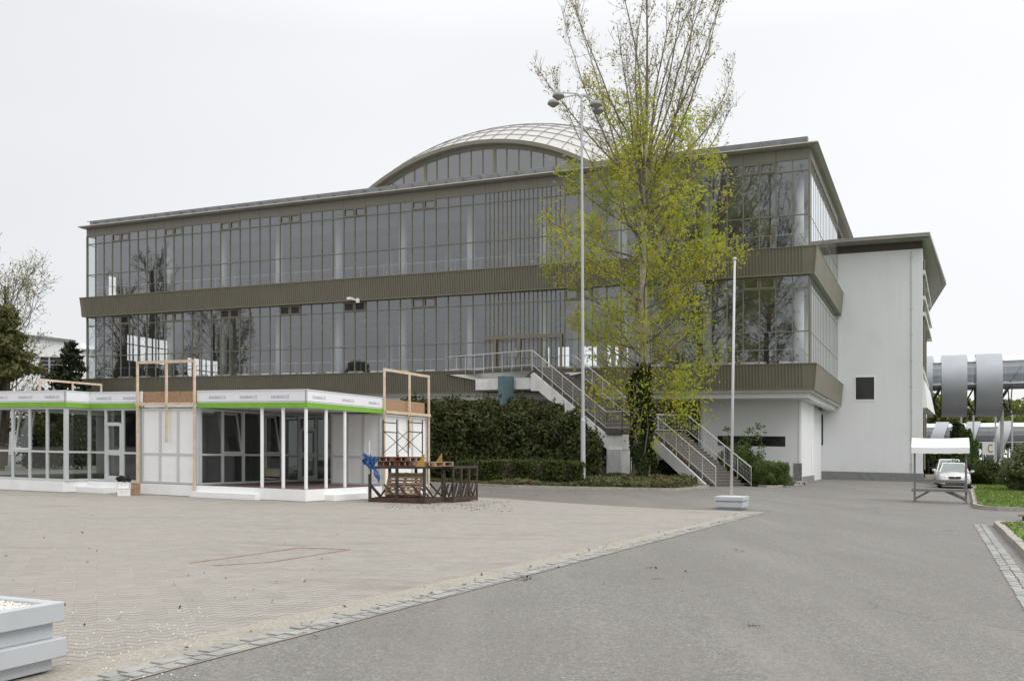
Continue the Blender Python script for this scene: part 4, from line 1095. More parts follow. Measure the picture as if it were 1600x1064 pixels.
# flagpole
pb_ = pf - E * .45 + NI * .45
fo = thing('flagpole', 'bare white flagpole standing in the small planter', 'flagpole', (pb_.x, pb_.y, .38))
kx = (1155 - 1149.5) / FPX * pb_.y
mb = MB(); mb.tube([pb_ + V(0, 0, .3), pb_ + V(kx * .5, 0, 4.2), pb_ + V(kx, 0, 7.85)], [.046, .043, .034], 12); mb.build('mast', m_pole, fo, smooth=True)
mb = MB(); mb.lathe(pb_ + V(kx, 0, 7.85), [(.055, 0), (.055, .05), (.02, .08), (.002, .085)], 10); mb.build('cap', m_pole, fo)
mb = MB(); mb.box(-.03, .03, -.09, -.06, 1.3, 1.42, lambda a, b, c: pb_ + V(a, b, c)); mb.build('cleat', m_steel, fo)

# ------------------------------------------------------------------ lamp mast
lp = V((911 - 800) / FPX * 45.4, 45.4, .1); lp0 = V(lp.x, lp.y, 0)
lo_ = thing('street_lamp', 'very tall grey lamp mast with four bowl lamps in front of the hedge', 'street lamp', lp)
HZ = PD(908, 148, 45.4).z; hs = PD(911, 657, 45.4).z
mb = MB(); mb.tube([lp0 + V(0, 0, .05), lp0 + V(0, 0, hs)], [.12, .112], 14); mb.tube([lp0 + V(0, 0, hs), lp0 + V(0, 0, hs + .12)], [.122, .085], 14)
mb.tube([lp0 + V(0, 0, hs + .1), lp0 + V(-.03, 0, 12), lp0 + V(-.08, 0, HZ)], [.08, .068, .05], 12); mb.box(-.05, .05, -.135, -.10, .9, 1.5, lambda a, b, c: lp0 + V(a, b, c)); mb.build('mast', m_lampp, lo_, smooth=False)
top = lp0 + V(-.08, 0, HZ - .12)
for dx, dy, dz_ in ((-1.15, -.55, -.12), (-1.35, .35, -.14), (.75, .35, -.2), (.92, 1.15, -.2)):
    mb = MB(); p = top + V(dx, dy, dz_); mb.tube([top + V(0, 0, -.1), top + V(dx * .12, dy * .12, .1), top + V(dx * .3, dy * .3, .12), p + V(0, 0, .12)], .032, 6); mb.build('arm', m_lampp, lo_)
    mb = MB(); mb.lathe(p, [(.001, .15), (.10, .14), (.20, .10), (.265, .03), (.29, -.05), (.285, -.08)], 16); h_ = mb.build('lamp_head', m_lamph, lo_, smooth=True)
    mb = MB(); mb.lathe(p, [(.278, -.07), (.20, -.15), (.11, -.21), (.06, -.24), (.001, -.245)], 14); mb.build('diffuser', m_lens, h_, smooth=True)

# ------------------------------------------------------------------ metal panel trolley at the porch corner
tp_ = G(1246, 757); tr = thing('panel_trolley', 'upright grey sheet-metal panel on a low wheeled stand by the white corner', 'trolley', tp_)
Ft = lambda a, b, c: tp_ + V(.98, .18, 0) * a + V(-.18, .98, 0) * b + V(0, 0, c)
mb = MB(); mb.box(-.26, .26, -.02, .02, .24, 1.28, Ft); mb.build('panel', M('dull_sheet', (.13, .135, .135), .35, .4, 5, metal=.5), tr)
mb = MB(); mb.tube([Ft(-.28, 0, .1), Ft(-.28, 0, 1.3), Ft(.28, 0, 1.3), Ft(.28, 0, .1)], .022, 6); mb.tube([Ft(-.28, 0, .22), Ft(.28, 0, .22)], .02, 6)
for x in (-.28, .28): mb.tube([Ft(x, -.35, .1), Ft(x, .35, .1)], .022, 6)
mb.tube([Ft(.28, -.1, .25), Ft(.5, -.3, .1)], .018, 6); mb.build('stand', m_steel, tr)
for x in (-.28, .28):
    for y in (-.33, .33):
        mb = MB(); mb.tube([Ft(x - .02, y, .06), Ft(x + .02, y, .06)], .06, 12); mb.build('wheel', m_tyre, tr)

# ------------------------------------------------------------------ market stall frame
s0_, s1_ = V(15.62, 36.2, 0), V(15.62, 36.2, 0) + E * 1.82; sx_ = (s1_ - s0_).normalized(); sy_ = V(-sx_.y, sx_.x, 0); SW = (s1_ - s0_).length; SDp = 1.15
Fm = lambda a, b, c: s0_ + sx_ * a + sy_ * b + V(0, 0, c)
ms_ = thing('market_stall', 'empty metal market stall frame under a white canvas roof on the asphalt', 'stall', s0_)
for x in (0, SW):
    for y in (0, SDp):
        mb = MB(); mb.box(x - .025, x + .025, y - .025, y + .025, .02, 2.2, Fm); mb.box(x - .06, x + .06, y - .06, y + .06, 0, .02, Fm); mb.build('leg', m_stall, ms_)
mb = MB()
for y in (-.02, SDp + .02): mb.box(-.12, SW + .12, y - .11, y + .11, .43, .48, Fm)
mb.box(.03, SW - .03, -.04, .04, .77, .86, Fm); mb.box(.03, SW - .03, SDp - .03, SDp + .03, .79, .85, Fm); mb.build('plank', m_stall, ms_)
mb = MB()
for y in (0, SDp):
    mb.tube([Fm(.03, y, .12), Fm(.55, y, .44)], .02, 6); mb.tube([Fm(SW - .03, y, .1), Fm(SW - .75, y, .44)], .02, 6)
    mb.tube([Fm(SW - .03, y + .04, .16), Fm(SW - .6, y + .04, .44)], .02, 6)
for x in (0, SW): mb.tube([Fm(x, .03, .06), Fm(x, SDp - .03, .06)], .022, 6); mb.tube([Fm(x, .03, 1.9), Fm(x, SDp - .03, 1.9)], .02, 6)
mb.build('brace', m_stall, ms_)
mb = MB(); o_ = .10; zr, ze, zv = 2.50, 2.13, 1.90
prof = [(-.30, zv), (-.30, ze), (SDp / 2, zr), (SDp + .3, ze), (SDp + .3, zv)]; n = 12; vs = []
for j, (y, z) in enumerate(prof):
    for i in range(n + 1):
        x = -o_ + (SW + 2 * o_) * i / n; sag = -.025 * math.sin(PI * i / n * 1.0) * (1 if j == 2 else .4) + (.012 * math.sin(i * 2.3 + j) if j in (0, 4) else 0)
        vs.append(Fm(x, y, z + sag))
fs = [(j * (n + 1) + i, j * (n + 1) + i + 1, (j + 1) * (n + 1) + i + 1, (j + 1) * (n + 1) + i) for j in range(4) for i in range(n)]
mb.add(vs, fs)
for x in (-o_, SW + o_): mb.poly([Fm(x, y, z) for y, z in prof])
cv = mb.build('canopy', m_canvas, ms_)

# ------------------------------------------------------------------ parked cars
def make_car(label, loc, rz, paint, H=1.45, group='parked cars'):
    o = thing('parked_car', label, 'car', loc, rz, group)
    st_ = [(0.00, .62, .25, .50), (.06, .76, .2, .66), (.25, .83, .18, .74), (.6, .86, .18, .82), (1.15, .87, .18, .93), (2.4, .87, .18, .95), (3.6, .87, .2, .97), (4.25, .84, .22, .98), (4.5, .74, .3, .92)]
    mb = MB(); vs = []; m = 12
    for y, hw, zb, zt in st_:
        half = [(0, zb), (hw * .8, zb), (hw * .97, zb + .12), (hw, (zb + zt) * .5), (hw * .975, zt - .1), (hw * .86, zt - .015), (0, zt + .03)]
        ring_ = half + [(-x, z) for x, z in half[-2:0:-1]]
        vs += [V(x, y, z) for x, z in ring_]
    m = 12; n = len(st_)
    fs = [(i * m + k, i * m + (k + 1) % m, (i + 1) * m + (k + 1) % m, (i + 1) * m + k) for i in range(n - 1) for k in range(m)] + [tuple(range(m)), tuple(range((n - 1) * m, n * m))[::-1]]
    mb.add(vs, fs)
    # cabin
    lo = [(-.80, 1.02, .93), (.80, 1.02, .93), (.82, 4.1, .97), (-.82, 4.1, .97)]
    hi = [(-.60, 1.85, H), (.60, 1.85, H), (.60, 3.55, H - .02), (-.60, 3.55, H - .02)]
    mb.hexa([V(*p) for p in lo + hi]); mb.hexa([V(*p) for p in hi] + [V(-.5, 2.0, H + .03), V(.5, 2.0, H + .03), V(.5, 3.3, H + .02), V(-.5, 3.3, H + .02)])
    b = mb.build('body', paint, o, local=True)
    L3 = lambda p, q, t: V(*[a + (c - a) * t for a, c in zip(p, q)])
    g = MB()
    def inset(a, b_, c, d, n_, t=.08):
        pts = [V(*a), V(*b_), V(*c), V(*d)]; ctr = sum(pts, V(0, 0, 0)) / 4
        pts = [p + (ctr - p) * t for p in pts]; g.extr([p + n_ * .004 for p in pts], n_ * .006)
    inset(lo[0], lo[1], hi[1], hi[0], V(0, -.55, .83), .09); g.build('windscreen', m_carglass, o, local=True); g = MB(); inset(lo[2], lo[3], hi[3], hi[2], V(0, .7, .7), .12)
    g.build('rear_window', m_carglass, o, local=True)
    g = MB(); inset(lo[1], lo[2], hi[2], hi[1], V(.93, 0, .36), .12); g.build('side_glass', m_carglass, o, local=True); g = MB(); inset(lo[3], lo[0], hi[0], hi[3], V(-.93, 0, .36), .12); g.build('side_glass', m_carglass, o, local=True)
    for s in (-1, 1):
        mb = MB(); mb.hexa([V(s * .50, .015, .56), V(s * .76, .10, .56), V(s * .76, .2, .60), V(s * .5, .1, .6), V(s * .48, .05, .70), V(s * .78, .16, .71), V(s * .78, .26, .72), V(s * .48, .16, .71)]); mb.build('headlight', m_headl, o, local=True)
        mb = MB(); mb.lathe((s * .97, 1.05, .98), [(.001, -.07), (.09, -.06), (.11, 0), (.09, .06), (.001, .07)], 10); mb.bar(V(s * .82, 1.1, .93), V(s * .95, 1.05, .96), .05); mb.build('mirror', paint, o, local=True)
        for y in (.82, 3.55):
            mb = MB(); mb.tube([V(s * .66, y, .31), V(s * .86, y, .31)], .31, 20); wh = mb.build('wheel', m_tyre, o, local=True)
            mb = MB(); mb.tube([V(s * .861, y, .31), V(s * .875, y, .31)], .2, 14); mb.build('rim', m_steel, wh, local=True)
        mb = MB(); mb.box(s * .62 - .1, s * .62 + .1, -.02, .05, .30, .38); mb.build('fog_light', m_headl, o, local=True)
    mb = MB(); mb.hexa([V(-.30, -.015, .56), V(.30, -.015, .56), V(.3, .1, .56), V(-.3, .1, .56), V(-.34, .03, .70), V(.34, .03, .70), V(.34, .15, .7), V(-.34, .15, .7)]); mb.build('grille', m_black, o, local=True)
    mb = MB(); mb.extr([V(-.06, -.01, .70), V(.06, -.01, .70), V(0, -.02, .62)], V(0, -.02, 0)); mb.build('emblem', m_steel, o, local=True)
    mb = MB(); mb.box(-.5, .5, -.022, .05, .26, .37); mb.box(-.82, .82, -.0, .06, .17, .22); mb.build('bumper_intake', m_black, o, local=True)
    mb = MB(); mb.box(-.26, .26, -.04, -.023, .42, .52); mb.build('number_plate', m_plate, o, local=True)
    return o
make_car('silver car facing the camera, parked beside the lawn kerb', V(25.55, 53.8, 0), RZN + .02, m_carp)
make_car('taller white car parked right behind the silver one', V(28.6, 60.8, 0), RZN + .03, m_carw, 1.66)

# ------------------------------------------------------------------ things beside and beyond the annex
cp_ = V((1468 - 800) / FPX * 84, 84, 0); co = thing('container', 'pale grey panelled container behind the parked cars', 'container', cp_)
Fc = lambda a, b, c: cp_ + E * a + NI * b + V(0, 0, c)
mb = MB(); mb.box(-.9, .75, 0, 2.2, .1, 2.15, Fc)
for i in range(6): mb.box(-.9 + i * .32, -.86 + i * .32, -.03, 0, .1, 2.15, Fc)
mb.build('body', m_planter, co)
mb = MB(); mb.box(-.98, .83, -.1, 2.3, 2.151, 2.32, Fc); mb.build('lid', m_bwhite, co)
for i, x in enumerate((1458, 1471)):
    p = V((x - 800) / FPX * 71, 71, 0); bo = thing('barrier', ['dark folding barrier beside the annex door', 'dark barrier with an orange striped board beside the cars'][i], 'barrier', p, group='barriers by the annex')
    Fbq = lambda a, b, c: p + E * a + NI * b + V(0, 0, c)
    mb = MB()
    for a in (-.3, 0, .3): mb.box(a - .04, a + .04, -.04, .04, 0, 1.55 - .3 * abs(a), Fbq)
    mb.box(-.33, .33, -.03, .03, .95, 1.1, Fbq); mb.box(-.33, .33, -.03, .03, .35, .45, Fbq); mb.build('frame', m_black, bo)
    if i:
        mb = MB(); mb.box(-.36, -.28, -.09, -.05, .05, 1.35, Fbq); mb.box(.0, .08, -.09, -.05, .05, 1.35, Fbq)
        for z in (.3, .7, 1.1): mb.box(-.28, 0, -.085, -.055, z, z + .14, Fbq)
        mb.build('board', m_orange, bo)
pl = V((1452 - 800) / FPX * 69.5, 69.5, 0); mb = MB(); mb.box(-.5, 2.2, -.3, 1.6, 0, .28, lambda a, b, c: pl + E * a + NI * b + V(0, 0, c)); mb.box(-.3, 2.0, -.0, 1.6, .281, .5, lambda a, b, c: pl + E * a + NI * b + V(0, 0, c))
tag(mb.build('doorstep', m_kerb, loc=pl), 'low concrete doorstep at the side of the white annex', 'step')
# sign with the red letter
sp = V((1546 - 800) / FPX * 75, 75, 0); so_ = thing('sign', 'white square sign with a red letter C on a steel frame', 'sign', sp)
Fsg = lambda a, b, c: sp + V(.93, -.36, 0) * a + V(.36, .93, 0) * b + V(0, 0, c)
mb = MB(); mb.box(-.5, .38, 0, .5, 2.1, 3.12, Fsg); mb.build('panel', m_signw, so_)
tv, tf = txt_mesh('C', .95)
mb = MB(); mb.add([Fsg(.05 + v[0] * .62, -.006 - v[2], 2.58 + v[1]) for v in tv], tf); mb.build('letter', m_red, so_)
mb = MB()
for a in (-.46, .34):
    for b in (.05, .45): mb.bar(Fsg(a, b, 0), Fsg(a, b, 2.1), .07)
mb.bar(Fsg(-.46, .05, 1.5), Fsg(.34, .05, 1.5), .06); mb.bar(Fsg(-1.2, .4, 2.35), Fsg(-.46, .4, 2.35), .06); mb.bar(Fsg(-.9, .4, 0), Fsg(-.9, .4, 2.35), .07); mb.build('frame', m_steel, so_)

be = V((1592 - 800) / FPX * 26.3, 26.3, 0); bo = thing('timber_beam', 'low timber beam on dark blocks at the right edge behind the near verge', 'beam', be)
Fbe = lambda a, b, c: be + E * a + NI * b + V(0, 0, c)
mb = MB(); mb.box(0, 2.2, 0, .12, .12, .17, Fbe); mb.box(0, 2.2, .14, .26, .12, .17, Fbe); mb.build('plank', m_pallet, bo)
for a in (.1, 1.9):
    mb = MB(); mb.box(a, a + .14, .02, .24, 0, .119, Fbe); mb.build('block', m_black, bo)
# elevated skywalks
def skywalk(label, pc, ax, z, r, n0, n1, pitch, ringw, slant, gaps=()):
    o = thing('skywalk', label, 'skywalk', (pc.x, pc.y, 0), group='elevated glass skywalks')
    ay = V(-ax.y, ax.x, 0); P = lambda s, a, rr: V(pc.x, pc.y, z) + ax * s + ay * (math.cos(a) * rr) + V(0, 0, math.sin(a) * rr)
    a0, a1 = n0 * pitch, n1 * pitch
    def shell(rr, th0, th1, s0, s1, n=20, sl=0):
        mb = MB(); vs = []
        for i in range(n + 1):
            a = th0 + (th1 - th0) * i / n; sh = sl * math.sin(a) * r
            for rq in (rr, rr - .12): vs += [P(s0 + sh, a, rq), P(s1 + sh, a, rq)]
        fs = []
        for i in range(n):
            b = i * 4; fs += [(b, b + 1, b + 5, b + 4), (b + 2, b + 6, b + 7, b + 3), (b, b + 4, b + 6, b + 2), (b + 1, b + 3, b + 7, b + 5)]
        mb.add(vs, fs); return mb
    for k in range(n0, n1):
        if k in gaps: continue
        shell(r, -.48 * PI, 1.48 * PI, k * pitch, k * pitch + ringw, 90, slant).build('ring', m_silver, o, smooth=False)
    shell(r - .3, .28 * PI, .72 * PI, a0, a1, 40).build('roof', m_canvas, o, smooth=True)
    n = int((a1 - a0) / 1.9)
    for th0, th1 in ((.02 * PI, .28 * PI), (.72 * PI, .98 * PI)):
        mb = MB()
        for i in range(n):
            q = [th0 + (th1 - th0) * j / 3 for j in range(4)]
            for x, y in zip(q, q[1:]): mb.poly([P(a0 + i * 1.9, x, r - .35), P(a0 + i * 1.9 + 1.88, x, r - .35), P(a0 + i * 1.9 + 1.88, y, r - .35), P(a0 + i * 1.9, y, r - .35)])
        mb.build('glazing', m_glass_s, o)
    mb = MB()
    for th in (.0, .28, .72, 1.0): mb.bar(P(a0, th * PI, r - .3), P(a1, th * PI, r - .3), .16)
    for th in (.08, 0.92): mb.bar(P(a0, th * PI, r - .45), P(a1, th * PI, r - .45), .08)
    for i in range(int((a1 - a0) / pitch)):
        s = a0 + i * pitch; mb.bar(P(s, .98 * PI, r - .4), P(s + pitch * .4, .72 * PI, r - .4), .12); mb.bar(P(s, .02 * PI, r - .4), P(s + pitch * .4, .28 * PI, r - .4), .12)
    mb.build('frame', m_railp, o)
    mb = MB(); mb.hexa([P(a0, -.97 * PI, r - .3), P(a1, -.97 * PI, r - .3), P(a1, -.03 * PI, r - .3), P(a0, -.03 * PI, r - .3), P(a0, PI, r - .35), P(a1, PI, r - .35), P(a1, 0, r - .35), P(a0, 0, r - .35)]); mb.build('deck', m_silver_d, o)
    mb = MB(); bot = lambda s: P(s, -.5 * PI, r - .35)
    mb.bar(bot(a0), bot(a1), .22)
    for i in range(int((a1 - a0) / pitch) * 2):
        s = a0 + i * pitch / 2
        for th in (-.03, -.97): mb.bar(bot(s), P(s + (pitch / 2 if i % 2 else -pitch / 2) * .9, th * PI, r - .35), .14); mb.bar(bot(s), P(s, th * PI, r - .4), .12)
    mb.build('truss', m_silver_d, o)
    for s in np.arange(a0 + 3, a1, 11.5):
        for th in (-.35, -.65):
            q = P(s, th * PI, r - .2); mb = MB(); mb.tube([V(q.x, q.y, 0), q], .11, 8); mb.build('support_post', m_steel, o)
    return o
k0 = (1471 - 800) / FPX; q0_ = V(k0 * 118, 118, 0)
skywalk('large silver ringed skywalk tube raised high above the lawn', V(q0_.x, q0_.y, 0), E, 10.85, 3.9, -5, 12, 3.84, 2.85, 0, gaps=(2, 5, 8))
q1_ = V((1500 - 800) / FPX * 165, 165, 0)
skywalk('lower, more distant silver skywalk with slanted rings', q1_, E, 4.7, 3.65, -9, 16, 5.0, 2.1, .32)
# ------------------------------------------------------------------ trees
class LeafAcc:
    def __init__(s): s.p = []
RMIN = .010
def tree_branches(mb, path, r0, r1, spec, rng, acc, lev=0, zmin=None):
    """spec: list of levels (count per m, start fraction, (angle lo, hi), (length lo, hi) as a fraction, wobble, lift)"""
    n = len(path); rs = [r0 + (r1 - r0) * i / (n - 1) for i in range(n)]
    mb.tube(path, rs, 7 if lev == 0 else 5 if lev == 1 else 3, cap=False)
    if lev >= len(spec):
        return
    dens, st, ang, ln, wob, up, seg = spec[lev]
    L = sum((path[i + 1] - path[i]).length for i in range(n - 1)); k = max(1, int(L * dens))
    for j in range(k):
        t = st + (1 - st) * (j + rng.random()) / k
        x = t * (n - 1); i = min(n - 2, int(x)); p = path[i].lerp(path[i + 1], x - i); d = path[i + 1] - path[i]
        az = rng.uniform(0, 2 * PI); a = math.radians(rng.uniform(*ang))
        l = rng.uniform(*ln) * (1.15 - .65 * t) if lev == 0 else rng.uniform(*ln) * (1.2 - .5 * t)
        r = max(RMIN, (r0 + (r1 - r0) * t) * (.42 if lev else .3))
        q = branch_path(p, perp(d, a, az), l, seg, wob, up, rng)
        tree_branches(mb, q, r, max(RMIN * .6, r * .25), spec, rng, acc, lev + 1)
        if lev + 1 >= len(spec) - 0 or lev + 1 == len(spec) - 1: acc.p += [(v, lev + 1) for v in q[1:]]

def poplar(name, label, base, H, seed, leaf_lo, leaf_up, leaf_size, mats, fork=17.5, low=5.0, rad=6.0, trunk=.36, group=None):
    rng = random.Random(seed); nr = np.random.RandomState(seed); base = Vector(base)
    o = thing(name, label, 'tree', base, group=group)
    tb = MB(); bb = MB(); pts_lo = []; pts_up = []
    path = [base + V(.05 * math.sin(z * .35) + .016 * z, .04 * math.cos(z * .3), z) for z in np.linspace(0, fork + 1, 16)]
    rs = [trunk * (1.5 if i == 0 else 1.14 if i == 1 else 1) * (1 - .73 * i / 15) for i in range(16)]
    tb.tube(path, rs, 14)
    def limb(p, d, L, r, up, wob, leafset, sub):
        q = branch_path(p, d, L, 9, wob, up, rng); n = len(q)
        bb.tube(q, [r * (1 - .82 * i / (n - 1)) for i in range(n)], 6, cap=False)
        for j in range(int(L * sub)):
            t = rng.uniform(.16, 1) ** .8; x = t * (n - 1); i = min(n - 2, int(x)); pp = q[i].lerp(q[i + 1], x - i); dd = q[i + 1] - q[i]
            l = rng.uniform(.7, 1.9) * (1.25 - .6 * t) * (1 if L > 3 else .7)
            q2 = branch_path(pp, perp(dd, math.radians(rng.uniform(25, 65)), rng.uniform(0, 6.28)), l, 4, .16, .22, rng)
            rr = max(.011, r * .28 * (1 - .5 * t)); bb.tube(q2, [rr, rr * .8, rr * .6, rr * .45, .007], 4, cap=False)
            leafset += [v for v in q2[1:]]
            for m in range(rng.randint(2, 4)):
                i2 = rng.randint(1, 3); q3 = branch_path(q2[i2], perp(q2[i2 + 1] - q2[i2], math.radians(rng.uniform(25, 60)), rng.uniform(0, 6.28)), rng.uniform(.3, .75), 2, .15, .25, rng)
                bb.tube(q3, [.009, .007, .005], 3, cap=False); leafset += q3[1:] + [q3[1].lerp(q3[2], .5)]
        leafset += q[5:]
    # lower limbs
    nl = 52
    for j in range(nl):
        z = low + (fork - low) * (j + rng.random() * .9) / nl; az = j * 2.399 + rng.uniform(-.4, .4)
        f = (z - low) / (fork - low); i = min(14, int(z / (fork + 1) * 15)); p = path[i].lerp(path[i + 1], (z / (fork + 1) * 15) - i)
        L = rad * rng.uniform(.62, 1.0) * (.80 if f < .25 else 1.0 if f < .8 else .9); el = math.radians(rng.uniform(2, 30) + 14 * f)
        limb(p, V(math.cos(az) * math.cos(el), math.sin(az) * math.cos(el), math.sin(el)), L, rng.uniform(.05, .085), .045, .09, pts_lo, 3.3)
    # the upright fan of stems
    top = path[-1]; ns = 14
    for j in range(ns):
        z = fork - 3.0 + 4.0 * j / ns; i = min(14, int(z / (fork + 1) * 15)); p = path[i]
        az = j * 2.4 + rng.uniform(-.3, .3); lean = math.radians(rng.uniform(8, 24) if j % 2 else rng.uniform(28, 48))
        L = (H - z) * (rng.uniform(.8, 1.0) if j % 2 else rng.uniform(.62, .8))
        limb(p, V(math.cos(az) * math.sin(lean), math.sin(az) * math.sin(lean), math.cos(lean)), L, rng.uniform(.05, .085), .06, .06, pts_up, 2.7)
    for j in range(9):                       # wide outer limbs under the fan
        z = fork - 4.0 + 5.0 * j / 9; i = min(14, int(z / (fork + 1) * 15)); az = j * 2.4 + 1.1; lean = math.radians(rng.uniform(42, 58))
        limb(path[i], V(math.cos(az) * math.sin(lean), math.sin(az) * math.sin(lean), math.cos(lean)), rng.uniform(8.0, 10.5), rng.uniform(.05, .075), .06, .025, pts_up, 3.0)
    limb(top - V(0, 0, .2), V(.02, 0, 1), H - fork, rs[-1], .02, .02, pts_up, 3.2)
    tb.build('trunk', mats[0], o, smooth=True); bb.build('branches', mats[1], o)
    for nm, ps, k, sz, sp, mt in (('leaves', pts_lo, leaf_lo, leaf_size, .24, mats[2]), ('young_leaves', pts_up, leaf_up, leaf_size * .8, .14, mats[3])):
        P = np.array([tuple(p) for p in ps]); idx = nr.randint(0, len(P), int(len(P) * k / 3)); Q = np.repeat(P[idx] + nr.normal(0, sp, (len(idx), 3)) * np.array([1, 1, 1.25]), 3, axis=0); Q = Q + nr.normal(0, .065, Q.shape)
        v, f = leaves(Q, sz, 1.5, rng=nr, droop=.6); mb = MB(); mb.arr(v, f); mb.build(nm, mt, o)
    print(name, 'leafpts', len(pts_lo), len(pts_up))
    return o, path
TB = V((1001 - 800) / FPX * 51.0, 51.0, .05)
pop, ppath = poplar('poplar_tree', 'tall young-leaved poplar with an ivy-wrapped trunk beside the staircase', TB, 31.5, 5, 2.6, .6, .105, (m_bark, m_twig, m_pop, m_poptop), rad=6.7, trunk=.35)
# ivy round the lower trunk
nr = np.random.RandomState(4); n = 13000
z = nr.uniform(0, 6.6, n); a = nr.uniform(0, 6.28, n); rr = (.54 + .12 * np.sin(z * 2.1 + a) + .16 * np.sin(3 * a + z)) * np.where(z > 5.4, 1 - (z - 5.4) * .45, 1.0) * nr.uniform(.72, 1.12, n)
P = np.stack([TB.x + .016 * z + np.cos(a) * rr, TB.y + np.sin(a) * rr, z + .05], 1)
bot = nr.rand(n) < np.where((z < 1.2) & (np.cos(a) < -.1), .75, .0); P = P[~bot]; a = a[~bot]
v, f = leaves(P, .13, 1.2, np.stack([np.cos(a), np.sin(a), a * 0 + .2], 1), .6); mb = MB(); mb.arr(v, f)
# bright suckers among the ivy
q = nr.randint(0, len(P), 70)
mb.build('foliage', m_ivy, iv := thing('ivy', 'dark ivy climbing the lower trunk of the poplar', 'ivy', TB))
sb_ = MB()
for i in range(7):
    p = [TB + V(.5 * math.cos(i * .9), .5 * math.sin(i * .9), .1)]
    for k in range(8): p.append(TB + V((.56) * math.cos(i * .9 + k * .22), .56 * math.sin(i * .9 + k * .22), .1 + k * .75))
    sb_.tube(p, .03, 4)
sb_.build('stems', m_twig, iv)
# leafy suckers hanging in front of and beside the trunk
P = []
for (x, y, rx, ry, k) in ((-.9, 4.3, .6, 1.0, 120), (.3, 4.9, .6, 1.2, 130), (-.3, 3.3, .5, .9, 90), (2.1, 4.3, 1.2, 1.4, 900), (1.7, 5.6, 1.4, 1.0, 500), (-1.9, 5.0, 1.3, 1.1, 480), (.6, 2.2, .4, .6, 60)):
    P += [(TB.x + x + R.gauss(0, rx * .6), TB.y - .8 + R.gauss(0, .5), TB.z + y + R.gauss(0, ry * .6)) for _ in range(k)]
v, f = leaves(np.array(P), .12, 1.5, droop=.6); mb = MB(); mb.arr(v, f); mb.build('hanging_leaves', m_pop, pop)
mb = MB()
for i in range(46):
    zz = TB.z + R.uniform(2.2, 5.8); az = R.uniform(0, 6.28)
    q = branch_path(TB + V(.3 * math.cos(az), .3 * math.sin(az), zz), V(math.cos(az), math.sin(az) - .5, .1), R.uniform(1, 2.8), 5, .2, -.08, R); mb.tube(q, [.025, .022, .018, .014, .01, .006], 4, cap=False)
mb.build('suckers', m_twig, pop)

def conifer(name, label, base, H, r, n, mat, group=None, seed=1, size=.4, bare=.08):
    nr = np.random.RandomState(seed); base = Vector(base); o = thing(name, label, 'tree', base, group=group)
    mb = MB(); mb.tube([base, base + V(0, 0, H)], [r * .07 + .05, .02], 7); mb.build('trunk', m_barkd, o)
    P = []; tiers = int(H * 2.2); bb = MB()
    for i in range(tiers):
        z = H * (bare + (1 - bare) * i / tiers); rr = r * (1 - (z / H) ** 1.25) * nr.uniform(.8, 1.12) + .08
        for k in range(7):
            a = nr.uniform(0, 6.28); L = rr * nr.uniform(.7, 1.1); e_ = base + V(math.cos(a) * L, math.sin(a) * L, z - L * .16)
            bb.tube([base + V(0, 0, z), e_], [.03, .01], 3, cap=False)
            t = nr.uniform(.15, 1, int(n / tiers / 7)) ** .7
            pts = np.array(base + V(0, 0, z)) + t[:, None] * (np.array(e_) - np.array(base + V(0, 0, z))) + nr.normal(0, .05 + .10 * rr * .5, (len(t), 3)) * np.array([1, 1, .6]); P.append(pts)
    bb.build('branches', m_barkd, o)
    v, f = leaves(np.concatenate(P), size, 2.2, rng=nr, droop=.5); m2 = MB(); m2.arr(v, f); m2.build('crown', mat, o); return o
# reflected trees: they stand outside the view, to the left of and behind the camera, and show only in the glass
def bare_tree(name, label, base, H, seed, crown_r, leafk, leaf, lsz=.12, group=None, trunk=.28, dens=1.0, first=.22, cat='tree'):
    rng = random.Random(seed); nr = np.random.RandomState(seed); base = Vector(base); acc = LeafAcc()
    o = thing(name, label, cat, base, group=group); mb = MB()
    path = [base + V(.25 * math.sin(z * .25 + seed), .2 * math.cos(z * .3 + seed), z) for z in np.linspace(0, H * .62, 10)]
    spec = [(dens * 1.6, first, (28, 62), (crown_r * .7, crown_r * 1.25), .12, .10, 8), (1.5 * dens, .2, (25, 55), (1.0, 2.4), .16, .08, 5), (2.4 * dens, .25, (25, 55), (.4, 1.0), .18, .05, 3)]
    tree_branches(mb, path, trunk, trunk * .35, spec, rng, acc)
    mb.build('trunk', m_barkd, o)
    P = np.array([tuple(p) for p, l in acc.p])
    if leafk:
        idx = nr.randint(0, len(P), int(len(P) * leafk)); Q = P[idx] + nr.normal(0, .12, (len(idx), 3)); v, f = leaves(Q, lsz, 1.4, rng=nr); m2 = MB(); m2.arr(v, f); m2.build('crown', leaf, o)
    return o
rt, _ = poplar('poplar_tree', 'large poplar standing left of the camera, mirrored in the glass', V(-13.2, 13.2, 0), 34, 21, .55, .3, .15, (m_barkd, m_barkd, m_spring, m_spring), fork=20, low=5, rad=5.0, trunk=.5)
RMIN = .035
bt = bare_tree('bare_tree', 'bare tree out to the left, mirrored in the lower glass', V(-70, 61.5, 0), 37, 3, 7.5, .3, m_spring, .16, 'bare trees mirrored in the glass', .5, 1.0, .25)
for i, (x, y, s, rz) in enumerate(((-58, 56, .72, 1.2), (-62, 67, .8, 2.6), (-74, 68, .7, 5.0))): dup(bt, (x, y, 0), rz, scale=s)
RMIN = .012
mc = conifer('spruce_tree', 'dark spruce out to the left, mirrored low in the glass', V(-60, 63, 0), 11, 3.2, 3500, m_spruce, 'spruces mirrored in the glass', 8, .4)
for i, (x, y, s) in enumerate(((-66, 66, 1.2), (-56, 66, .9), (-74, 55, 1.0))): dup(mc, (x, y, 0), i * 2.0, scale=s)
